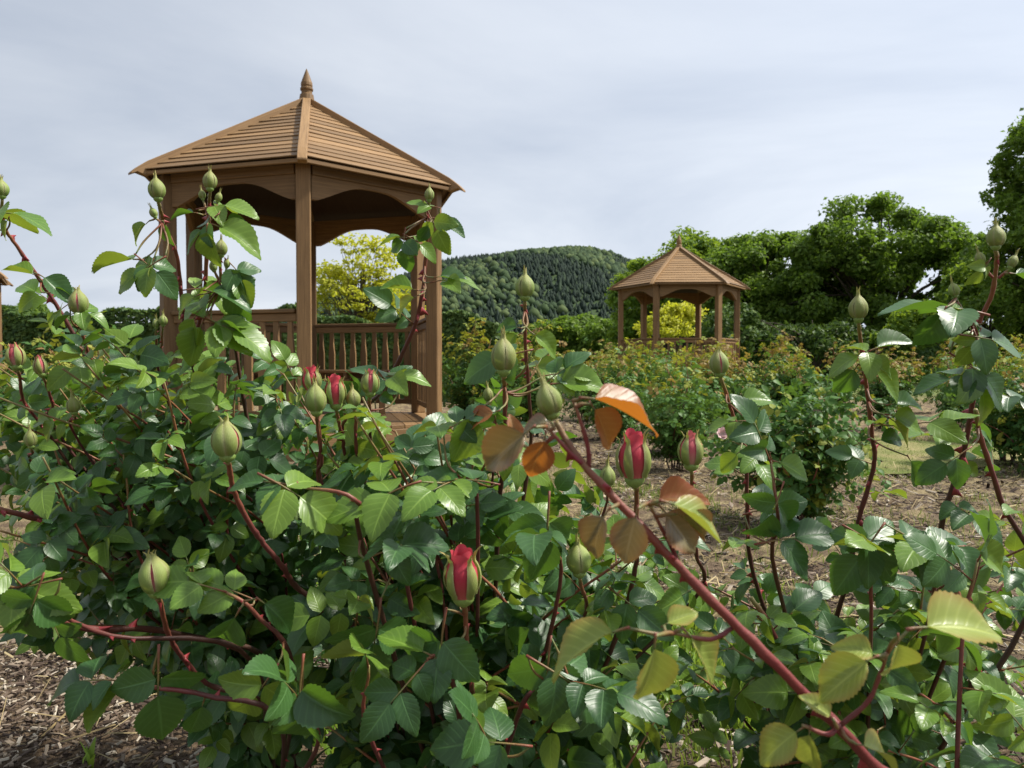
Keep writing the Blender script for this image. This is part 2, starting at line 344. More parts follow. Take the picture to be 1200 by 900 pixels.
def island_mat(name, stops, rough=0.85, tf=0.0, trans=(0.3, 0.4, 0.05), spec=0.3):
    m, t = newmat(name); g = T_(t); ge = g.n('ShaderNodeNewGeometry'); oi = g.n('ShaderNodeObjectInfo')
    c = g.ramp(ge.outputs['Random Per Island'], stops)
    c = g.mix(g.math('MULTIPLY', oi.outputs['Random'], 0.25), c, c4([v * 0.6 for v in stops[0][1]]))
    b = g.bsdf(c, rough, spec)
    if tf > 0:
        tr = g.n('ShaderNodeBsdfTranslucent'); tr.inputs[0].default_value = c4(trans)
        ms = g.n('ShaderNodeMixShader'); ms.inputs[0].default_value = tf; g.l(b, ms.inputs[1]); g.l(tr.outputs[0], ms.inputs[2]); b = ms.outputs[0]
    g.out(b); return m
M_chip = island_mat('wood_chips', [(0.0, (0.035, 0.021, 0.014)), (0.5, (0.125, 0.088, 0.062)), (0.80, (0.28, 0.22, 0.16)), (1.0, (0.58, 0.51, 0.40))])
M_straw = island_mat('straw', [(0.0, (0.22, 0.16, 0.07)), (1.0, (0.46, 0.37, 0.20))])
M_blade = island_mat('grass_blades', [(0.0, (0.05, 0.10, 0.015)), (0.6, (0.14, 0.21, 0.035)), (1.0, (0.33, 0.31, 0.12))], 0.6, 0.25)
M_weed = island_mat('weed_leaves', [(0.0, (0.08, 0.16, 0.02)), (1.0, (0.22, 0.34, 0.05))], 0.6, 0.3, (0.4, 0.55, 0.05))
M_tree = island_mat('tree_leaves', [(0.0, (0.055, 0.105, 0.014)), (0.55, (0.11, 0.18, 0.024)), (1.0, (0.19, 0.27, 0.04))], 0.6, 0.36, (0.22, 0.36, 0.03))
M_tree2 = island_mat('tree_leaves_bright', [(0.0, (0.06, 0.125, 0.015)), (0.55, (0.12, 0.21, 0.03)), (1.0, (0.2, 0.3, 0.05))], 0.6, 0.36, (0.32, 0.45, 0.03))
M_gold = island_mat('golden_leaves', [(0.0, (0.20, 0.24, 0.018)), (0.5, (0.43, 0.43, 0.05)), (1.0, (0.64, 0.60, 0.10))], 0.6, 0.4, (0.72, 0.74, 0.04))
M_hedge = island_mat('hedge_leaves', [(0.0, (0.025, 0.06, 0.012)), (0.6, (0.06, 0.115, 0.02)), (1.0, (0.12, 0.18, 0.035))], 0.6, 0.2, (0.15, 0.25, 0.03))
M_conif = island_mat('conifer_needles', [(0.0, (0.012, 0.028, 0.016)), (1.0, (0.03, 0.058, 0.026))], 0.7)
M_bark = simple('bark', (0.05, 0.038, 0.028), (0.11, 0.09, 0.07), 9, 0.9, 0.2, 0.8, 0.03)
M_hillc = island_mat('hill_conifers', [(0.0, (0.008, 0.019, 0.013)), (0.7, (0.017, 0.032, 0.020)), (1.0, (0.036, 0.06, 0.028))], 0.9)
M_hilld = island_mat('hill_broadleaves', [(0.0, (0.02, 0.042, 0.016)), (0.6, (0.042, 0.072, 0.024)), (1.0, (0.09, 0.12, 0.04))], 0.9)
M_hill = simple('hill_ground', (0.03, 0.05, 0.025), (0.06, 0.09, 0.035), 0.05, 0.95, 0.1)

# ------------------------------------------------------------------ ground
def axis(a, b, dense, step, far, k=1.22):
    xs = list(np.arange(a, b + 1e-6, step)); s = step
    x = b
    while x < far: s *= k; x += s; xs.append(x)
    s = step; x = a; lo = []
    while x > -far: s *= k; x -= s; lo.append(x)
    return np.array(lo[::-1] + xs)
xs = axis(-12, 12, 0, 0.12, 3000); ys = axis(0, 21, 0, 0.12, 3000)
X, Y = np.meshgrid(xs, ys); Z = gz(X, Y)
near = (np.abs(X) < 12) & (Y > 0) & (Y < 21)
Z = Z + np.where(near, 0.014 * nr.standard_normal(X.shape), 0)
V = np.stack([X, Y, Z], -1).reshape(-1, 3); nx = len(xs)
i = np.arange(len(ys) - 1)[:, None] * nx + np.arange(nx - 1)[None]
F = np.stack([i, i + 1, i + nx + 1, i + nx], -1).reshape(-1, 4)
tag(link('ground', mesh_np('ground', V, F, [M_ground])), 'brown mulched garden ground running under the rose beds', 'ground', kind='structure')
def strip(name, x0, x1, y0, y1, label, st=0.2, wob=0.25):
    xs = np.arange(x0, x1 + st, st); ys = np.linspace(y0, y1, max(4, int((y1 - y0) / st)))
    X, Y = np.meshgrid(xs, ys); e0 = wob * np.sin(xs * 1.3 + x0) + wob * 0.6 * np.sin(xs * 3.1); tt = (Y - y0) / (y1 - y0)
    Y = Y + e0[None] * (1 - tt) + (wob * np.sin(xs * 1.7 + 2))[None] * tt
    V = np.stack([X, Y, gz(X, Y) + 0.03], -1).reshape(-1, 3); nx = len(xs)
    i = np.arange(len(ys) - 1)[:, None] * nx + np.arange(nx - 1)[None]
    o = link(name, mesh_np(name, V, np.stack([i, i + 1, i + nx + 1, i + nx], -1).reshape(-1, 4), [M_lawn])); tag(o, label, 'path', kind='structure'); return o
strip('path', 2.3, 11, 6.5, 9.3, 'strip of dry mown grass between the rose beds')

def scatter_pts(n, x0, x1, y0, y1):
    x = nr.uniform(x0, x1, n); y = nr.uniform(y0, y1, n); return x, y
def chips(n, x0, x1, y0, y1, lmin, lmax, zoff=0.012):
    x, y = scatter_pts(n, x0, x1, y0, y1); z = gz(x, y) + nr.uniform(0.0, zoff, n) + 0.012
    pk = np.sin(x * 3.1 + 1.1 * np.sin(y * 2.3)) * np.sin(y * 3.7 + .6) + .6 * np.sin(x * 7.3 + y * 5.1) > nr.normal(-.45, .5, n); x, y, z = x[pk], y[pk], z[pk]; n = len(x)
    L = lmin + (lmax * 1.25 - lmin) * nr.uniform(0, 1, n) ** 1.8; W = L * nr.uniform(0.1, 0.36, n); H = nr.uniform(0.002, 0.005, n); a = nr.uniform(0, 6.283, n)
    b = nr.normal(0, 0.25, n); c = nr.normal(0, 0.35, n)
    Rm = np.zeros((n, 3, 3)); ca, sa, cb_, sb, cc, s_c = np.cos(a), np.sin(a), np.cos(b), np.sin(b), np.cos(c), np.sin(c)
    Rm[:, 0, 0] = ca * cb_; Rm[:, 0, 1] = ca * sb * s_c - sa * cc; Rm[:, 0, 2] = ca * sb * cc + sa * s_c
    Rm[:, 1, 0] = sa * cb_; Rm[:, 1, 1] = sa * sb * s_c + ca * cc; Rm[:, 1, 2] = sa * sb * cc - ca * s_c
    Rm[:, 2, 0] = -sb; Rm[:, 2, 1] = cb_ * s_c; Rm[:, 2, 2] = cb_ * cc
    S = np.stack([L, W, H], -1)
    Ms = np.concatenate([Rm * S[:, None, :], np.stack([x, y, z], -1)[:, :, None]], 2)
    V0 = np.array([(-.5, -.4, 0), (.5, -.5, 0), (.45, .45, 0), (-.5, .5, 0), (-.5, -.35, 1), (.4, -.4, 1), (.42, .3, 1), (-.45, .4, 1)], float)
    F0 = [(4, 5, 6, 7), (0, 1, 5, 4), (1, 2, 6, 5), (2, 3, 7, 6), (3, 0, 4, 7)]
    return stamp(V0, F0, Ms)
mb = MB()
for a in ((16000, -1.9, 0.3, 1.2, 2.6, 0.007, 0.034), (9000, 0.0, 2.4, 1.4, 3.6, 0.012, 0.045), (7000, 0.6, 4.6, 3.4, 7.2, 0.02, 0.07), (4000, -1.6, 0.6, 2.4, 3.8, 0.02, 0.06), (4000, 0.2, 3.0, 7, 12, 0.03, 0.08)):
    V, F, _ = chips(*a); mb.add(V, F)
tag(mb.build('mulch', [M_chip]), 'loose bark and wood chip mulch on the beds', 'mulch', kind='stuff')
mb = MB()
for a in ((500, -1.9, 0.3, 1.3, 2.6, 0.05, 0.13), (5000, 0.2, 4.6, 2.0, 7.2, 0.05, 0.16), (900, -2.5, 0.8, 2.6, 5, 0.06, 0.16)):
    x, y = scatter_pts(a[0], *a[1:5]); V, F, _ = chips(*a, zoff=0.03)
    V = V.reshape(-1, 8, 3); c = V.mean(1, keepdims=True)
    ax = V[:, 1:2] - V[:, 0:1]; ax /= np.linalg.norm(ax, axis=2, keepdims=True); d = V - c; al = (d * ax).sum(2, keepdims=True) * ax
    V = (c + al + (d - al) * 0.14).reshape(-1, 3); mb.add(V, F)
tag(mb.build('straw', [M_straw]), 'scattered pale straw and dead grass stalks on the mulch', 'straw', kind='stuff')
def blades(n, x0, x1, y0, y1, h0, h1, wd, patchy=None):
    x, y = scatter_pts(n, x0, x1, y0, y1)
    if patchy is not None:
        k = np.sin(x * patchy + 1.3) * np.sin(y * patchy * 1.2 + 0.4) + 0.5 * np.sin(x * patchy * 2.3 + y * 1.7) > 0.15; x, y = x[k], y[k]; n = len(x)
    z = gz(x, y); h = nr.uniform(h0, h1, n); a = nr.uniform(0, 6.283, n); b = nr.uniform(0, 6.283, n); ln = nr.uniform(0.1, 0.8, n) * h
    P = np.stack([x, y, z], -1); sd = np.stack([np.cos(a), np.sin(a), 0 * a], -1) * (wd * nr.uniform(.6, 1.4, n))[:, None]
    md = np.stack([np.cos(b) * ln * .35, np.sin(b) * ln * .35, h * .6], -1); tp = np.stack([np.cos(b) * ln, np.sin(b) * ln, h], -1)
    V = np.stack([P - sd, P + sd, P + md + sd * .8, P + md - sd * .8, P + tp + sd * .15, P + tp - sd * .15], 1).reshape(-1, 3)
    F = np.array([(0, 1, 2, 3), (3, 2, 4, 5)])[None] + (np.arange(n) * 6)[:, None, None]
    return V, F.reshape(-1, 4)
mb = MB()
for a in ((26000, 2.3, 10.5, 6.3, 9.6, 0.02, 0.055, 0.003), (16000, -4.3, 1.4, 3.3, 6.0, 0.02, 0.06, 0.003, 1.9), (7000, 0.3, 3.4, 2.2, 6.5, 0.02, 0.07, 0.0025, 2.6), (9000, -0.9, 1.2, 1.7, 3.6, 0.02, 0.08, 0.0028, 3.4)):
    V, F = blades(*a); mb.add(V, F)
tag(mb.build('grass', [M_blade]), 'short yellowing grass blades between the beds', 'grass', kind='stuff')
V, F = blades(16000, -1.0, 1.1, 1.75, 3.2, 0.015, 0.07, 0.008, 2.6)
tag(mesh_o := link('ground_cover', mesh_np('ground_cover', V, F, [M_weed])), 'bright green low weeds under the rose canes', 'ground cover', kind='stuff')

# ------------------------------------------------------------------ hill and far wood
HS = 1.3
def hill_z(x, y):
    return HS * hill_z0(x / HS, y / HS)
def hill_z0(x, y):
    p = 116 * np.exp(-np.abs((x - 45) / np.where(x < 45, 205, 135)) ** 2.0 / 2) * smooth01((y - 380) / 440) * (1 - 0.35 * smooth01((y - 840) / 300))
    return p + 4 * np.sin(x * .035 + 1) * np.sin(y * .03) * smooth01((y - 400) / 200) - 2
hx = np.linspace(-600, 700, 90) * HS; hy = np.linspace(360, 1150, 60) * HS; X, Y = np.meshgrid(hx, hy)
V = np.stack([X, Y, hill_z(X, Y)], -1).reshape(-1, 3); nx = len(hx); i = np.arange(59)[:, None] * nx + np.arange(nx - 1)[None]
tag(link('hill', mesh_np('hill', V, np.stack([i, i + 1, i + nx + 1, i + nx], -1).reshape(-1, 4), [M_hill])), 'wooded hill rising beyond the garden', 'hill', kind='structure')
n = 32000
x = nr.uniform(-260, 330, n); y = 420 + 450 * np.sqrt(nr.uniform(0, 1, n))
dec = np.sin(x * .021 + 0.3 + .5 * np.sin(y * .02)) * np.sin(y * .017 + 1.1) + .45 * np.sin(x * .05 + y * .03 + 2.0) + .4 * smooth01((y - 740) / 70) * np.sin(x * .03 + .6) - .12
isd = dec + nr.normal(0, .3, n) > 0.34
x = x * HS; y = y * HS; z = hill_z(x, y)
def xf(x, y, z, sx, sz):
    a = nr.uniform(0, 6.28, len(x)); Ms = np.zeros((len(x), 3, 4)); Ms[:, 0, 0] = np.cos(a) * sx; Ms[:, 0, 1] = -np.sin(a) * sx; Ms[:, 1, 0] = np.sin(a) * sx; Ms[:, 1, 1] = np.cos(a) * sx
    Ms[:, 2, 2] = sz; Ms[:, 0, 3], Ms[:, 1, 3], Ms[:, 2, 3] = x, y, z; return Ms
prof = [(.9, 0), (1.0, .15), (.55, .55), (.02, 1.0)]
Vc, Fc, _ = lathe(prof, 5); Vc[:, :2] *= nr.uniform(.75, 1.25, (len(Vc), 1))
k = ~isd; s = nr.uniform(1.1, 3.2, k.sum()); V1, F1, _ = stamp(Vc, Fc, xf(x[k], y[k], z[k], s, s * nr.uniform(1.9, 3.4, k.sum())))
tag(link('conifer_wood', mesh_np('conifer_wood', V1, F1, [M_hillc])), 'dark conifer wood covering the far hill', 'wood', kind='stuff')
Vd, Fd, _ = lathe([(.1, 0), (.75, .12), (1, .4), (.95, .6), (.6, .88), (.05, 1)], 8); Vd[:, :2] *= nr.uniform(.8, 1.2, (len(Vd), 1)); Vd[:, 2] *= nr.uniform(.9, 1.1, len(Vd))
k = np.where(isd)[0]; V_, F_ = [], []
s = nr.uniform(2.2, 5.2, len(k)); V1, F1, _ = stamp(Vd, Fd, xf(x[k], y[k], z[k], s, s * nr.uniform(1.7, 2.3, len(k))))
tag(link('broadleaf_wood', mesh_np('broadleaf_wood', V1, F1, [M_hilld])), 'pale green broadleaf patches in the wood on the far hill', 'wood', kind='stuff')

# ------------------------------------------------------------------ trees
def rot_basis(nrm, n):
    a = nr.normal(size=(n, 3)); t = np.cross(nrm, a); t /= np.linalg.norm(t, axis=1)[:, None] + 1e-9; b = np.cross(nrm, t); return t, b
def leaf_cloud(C, S, per, size, up=0.6, droop=0.0):
    """little folded leaf sprays on flattened clumps with centres C, radii S (m,3)"""
    m = len(C); n = m * per
    d = nr.normal(size=(n, 3)); d /= np.linalg.norm(d, axis=1)[:, None]
    rr = nr.uniform(0.35, 1.0, n) ** 0.6
    rr = rr * np.where(nr.uniform(0, 1, n) < .2, 1.3, 1.0); P = np.repeat(C, per, 0) + d * rr[:, None] * np.repeat(S, per, 0); P[:, 2] -= droop * nr.uniform(0, 1, n)
    nrm = d * .7 + np.array([0, 0, up]) + nr.normal(0, .7, (n, 3)); nrm /= np.linalg.norm(nrm, axis=1)[:, None]
    t, b = rot_basis(nrm, n); s = size * nr.uniform(.55, 1.3, n)[:, None]
    V = np.stack([P - b * s, P + t * s * .62 + nrm * s * .15, P + b * s - nrm * s * .2, P - t * s * .62 + nrm * s * .15], 1).reshape(-1, 3)
    return V, np.arange(n * 4).reshape(-1, 4)
def tree_parts(H, crown, nclump, per, size, trunk_r, clump=(0.8, 0.8, 0.42), fork=0.3, up=.6, seed=0, sub=3):
    """crown: list of (cx,cy,cz,rx,ry,rz) lobes. Returns trunk MB, limb list, crown V,F"""
    lobes = np.array(crown, float); wts = lobes[:, 3] * lobes[:, 4] * lobes[:, 5]; wts /= wts.sum()
    C = []
    for _ in range(nclump):
        L = lobes[nr.choice(len(lobes), p=wts)]; d = nr.normal(size=3); d /= np.linalg.norm(d); d[2] = abs(d[2]) * 1.0 if nr.uniform() < .72 else d[2]
        C.append(L[:3] + d * L[3:] * nr.uniform(.45, 1.0) ** .5)
    C = np.array(C)
    trunk = MB(); top = np.array([0, 0, H * .72])
    tp = catmull([(0, 0, -0.15), (nr.normal(0, .1), nr.normal(0, .1), H * fork * .6), (nr.normal(0, .2), nr.normal(0, .2), H * fork * 1.3), top + nr.normal(0, .3, 3)], 14)
    trunk.add(*tube(tp, np.linspace(trunk_r, trunk_r * .12, 14) + trunk_r * .5 * np.exp(-np.linspace(0, 14, 14)), 9))
    limbs = []
    for c in C[:: sub]:
        t0 = nr.uniform(fork, .92); s = tp[min(13, int(t0 * 13))]
        if s[2] > c[2] + .3: s = tp[max(2, int(.5 * t0 * 13))]
        mid = s * .5 + c * .5 + np.array([0, 0, .12 * np.linalg.norm(c - s)]) + nr.normal(0, .12, 3)
        limbs.append(tube(catmull([s, mid, c], 8), np.linspace(trunk_r * .3, trunk_r * .05, 8), 5))
    S = np.array(clump)[None] * nr.uniform(.6, 1.35, (nclump, 1))
    V, F = leaf_cloud(C, S, per, size, up)
    return trunk, limbs, V, F
def tree(name, loc, label, cat, H, crown, nclump, per, size, trunk_r, mat, group=None, **k):
    o = empty(name, loc); tag(o, label, cat, group)
    trunk, limbs, V, F = tree_parts(H, crown, nclump, per, size, trunk_r, **k)
    trunk.build('trunk', [M_bark], o, True)
    lm = MB()
    for L in limbs: lm.add(*L)
    tag(lm.build('limbs', [M_bark], o, True), kind='stuff')
    tag(link('crown', mesh_np('crown', V, F, [mat], smooth=False), o), kind='stuff')
    return o
def copy_tree(o, loc, rz, s, label):
    c = o.copy(); col.objects.link(c); c.location = loc; c.rotation_euler = (0, 0, rz); c.scale = (s, s, s) if not isinstance(s, tuple) else s; c['label'] = label
    for ch in o.children: d = ch.copy(); col.objects.link(d); d.parent = c
    return c
def gpos(px, d): p = (px - 600) / 900 * d; return (p, d, float(gz(p, d)) if d < 21 else 0.0)
# big broadleaved trees at the right
tree('broadleaf_tree', gpos(1035, 42), 'broad spreading green tree with sky showing through its layered crown', 'tree', 10.0,
     [(0, 0, 6.6, 4.9, 4, 3.2), (-2.8, 0, 5.0, 3.2, 3.2, 2.4), (2.4, 0, 5.2, 3.2, 3, 2.6), (0, 0, 3.2, 4.6, 3.6, 1.6)], 235, 250, .13, .32, M_tree, fork=.25, clump=(.72, .72, .46))
tree('broadleaf_tree', gpos(905, 46), 'dense dark green tree right behind the smaller gazebo roof', 'tree', 8.8,
     [(0, 0, 5.6, 4.4, 3.5, 3.0), (-2.2, 0, 4.2, 3.0, 3, 2.2), (2.4, 0, 4.4, 2.8, 3, 2.4), (0, 0, 2.8, 4.4, 3.5, 1.8)], 230, 240, .145, .3, M_tree, fork=.25, clump=(.75, .75, .5))
tree('broadleaf_tree', gpos(790, 50), 'lighter green tree rising behind the finial of the smaller gazebo', 'tree', 8.6,
     [(0.6, 0, 6.2, 3.4, 3, 3.2), (2.6, 0, 5.8, 3, 3, 3.0), (-1.6, 0, 4.6, 2.6, 3, 2.4), (0, 0, 2.6, 4.4, 3, 1.8)], 230, 240, .145, .28, M_tree2, fork=.25, clump=(.75, .75, .5))
tree('broadleaf_tree', gpos(1262, 30), 'tall green tree standing over the end of the rose rows', 'tree', 11.5,
     [(0, 0, 7.6, 3.0, 3, 3.6), (-.7, 0, 5.4, 3.0, 3, 2.6), (0, 0, 3.0, 3.6, 3, 1.9)], 240, 250, .10, .3, M_tree, fork=.2, clump=(.56, .56, .42))
tree('understory_tree', gpos(1150, 34), 'low bright green tree under the gap between the two big trees', 'tree', 4.6,
     [(0.4, 0, 3.2, 2.3, 2, 2.2), (-2.6, 0, 2.0, 1.8, 2, 1.6), (2.4, .5, 1.8, 1.8, 2, 1.5)], 130, 200, .11, .14, M_tree2, fork=.15, clump=(.5, .5, .42))
tree('understory_tree', gpos(955, 37), 'low green tree coloured dark for the shade beneath the broad spreading tree', 'tree', 4.0,
     [(0, 1, 1.4, 3.6, 2, 1.4), (-4, 0, 1.9, 1.6, 2, 1.8), (2.4, 0, 1.2, 1.8, 2, 1.0)], 100, 210, .12, .14, M_hedge, fork=.15, clump=(.55, .55, .45))  # darker hedge leaf colour here paints the shade below the big crowns
# golden trees
tree('golden_tree', gpos(419, 21), 'golden yellow tree seen between the posts of the large gazebo', 'tree', 4.6,
     [(0, 0, 2.4, 1.35, 1.2, 1.2), (.1, 0, 3.5, .95, .8, 1.1), (1.0, 0, 2.2, .8, .8, 1.0), (-.8, 0, 2.7, .7, .8, .9), (.2, 0, 1.5, 1.3, 1, .7)], 230, 40, .062, .07, M_gold, fork=.2, clump=(.26, .26, .13), up=.8, sub=1)
tree('golden_tree', gpos(778, 27), 'golden yellow tree seen through the posts of the smaller gazebo', 'tree', 3.4,
     [(0, 0, 1.9, 1.1, 1, .8), (.4, 0, 2.4, .8, .8, .65), (-.9, 0, 1.2, .6, .8, .5), (.8, 0, 1.0, .6, .6, .5)], 80, 80, .07, .09, M_gold, fork=.2, clump=(.30, .30, .17), up=.5, sub=1)
# mid distance trees
mt = tree('garden_tree', gpos(665, 62), 'rounded mid green tree below the right flank of the hill', 'tree', 4.8,
     [(0, 0, 2.8, 3.0, 2.6, 1.9), (2.2, 0, 2.0, 2.0, 2, 1.4), (-2.2, 0, 2.0, 2.0, 2, 1.4)], 80, 220, .2, .16, M_tree, fork=.2, clump=(.8, .8, .45))
copy_tree(mt, gpos(715, 58), 2, (.75, .75, .9), 'mid green tree touching the left post of the smaller gazebo')
copy_tree(mt, gpos(600, 66), 4, (.8, .8, .75), 'low mid green tree before the middle of the hill')
copy_tree(mt, gpos(30, 34), 1, (.45, .45, .75), 'small light tree beside the gazebo whose eave is cut by the edge')
def conifer(name, loc, label, H, Rr):
    o = empty(name, loc); tag(o, label, 'tree', 'dark conifers beyond the large gazebo')
    mbt = MB(); mbt.add(*tube([(0, 0, -.1), (0, 0, H * .5), (0, 0, H * .98)], [H * .025, H * .016, .01], 7)); mbt.build('trunk', [M_bark], o, True)
    C, S = [], []
    for k in range(90):
        t = nr.uniform(.04, 1) ; r = Rr * (1 - t) * nr.uniform(.35, 1); a = nr.uniform(0, 6.28); C.append((r * math.cos(a), r * math.sin(a), t * H)); q = .32 * Rr * (1.15 - t); S.append((q, q, q * .5))
    V, F = leaf_cloud(np.array(C), np.array(S), 120, .09, .3, .15); tag(link('crown', mesh_np('crown', V, F, [M_conif], smooth=False), o), kind='stuff')
conifer('conifer_tree', gpos(493, 32), 'dark conifer showing behind the right posts of the large gazebo', 4.7, 1.4)
conifer('conifer_tree', gpos(540, 40), 'dark conifer at the foot of the hill beside the large gazebo', 3.6, 1.7)
# hedges
def hedge(loc, w_, d_, h, label, n=9000):
    o = empty('hedge', loc); tag(o, label, 'hedge')
    x = nr.uniform(-w_ / 2, w_ / 2, n); y = nr.uniform(-d_ / 2, d_ / 2, n); z = h * nr.uniform(0, 1, n) ** .6
    f = nr.uniform(0, 1, n); y = np.where(f < .5, -d_ / 2 + nr.exponential(.06, n), y); z = np.where(f >= .5, h - nr.exponential(.06, n), z)
    z = z + .12 * np.sin(x * 1.9) * (z / h) + .08 * np.sin(x * 4.7 + 1) * (z / h); z = np.maximum(z, .03)
    C = np.stack([x, y, z], -1); nrm = np.where((f < .5)[:, None], np.array([0, -1, .5]), np.array([0, -.2, 1.])) + nr.normal(0, .5, (n, 3)); nrm /= np.linalg.norm(nrm, axis=1)[:, None]
    t, b = rot_basis(nrm, n); s = (.055 if w_ < 20 else .14) * nr.uniform(.6, 1.5, n)[:, None]
    V = np.stack([C - b * s, C + t * s * .6, C + b * s, C - t * s * .6], 1).reshape(-1, 3)
    tag(link('foliage', mesh_np('foliage', V, np.arange(4 * n).reshape(-1, 4), [M_hedge], smooth=False), o), kind='stuff')
    c = MB(); c.box(-w_ / 2 + .1, w_ / 2 - .1, -d_ / 2 + .12, d_ / 2 - .1, 0, h - .22); tag(c.build('inner_twigs', [M_hedge], o), kind='stuff')
hedge((-9.0, 17.5, 0), 8.5, 1.0, 2.05, 'clipped green hedge to the outer side of the large gazebo', 14000)
hedge((-2.6, 18.5, 0), 4.6, 1.0, 2.05, 'dark clipped hedge below the golden tree behind the large gazebo', 9000)

hedge((24, 52, 0), 34, 1.6, 2.7, 'dark shrubbery under the big trees at the end of the rows', 16000)
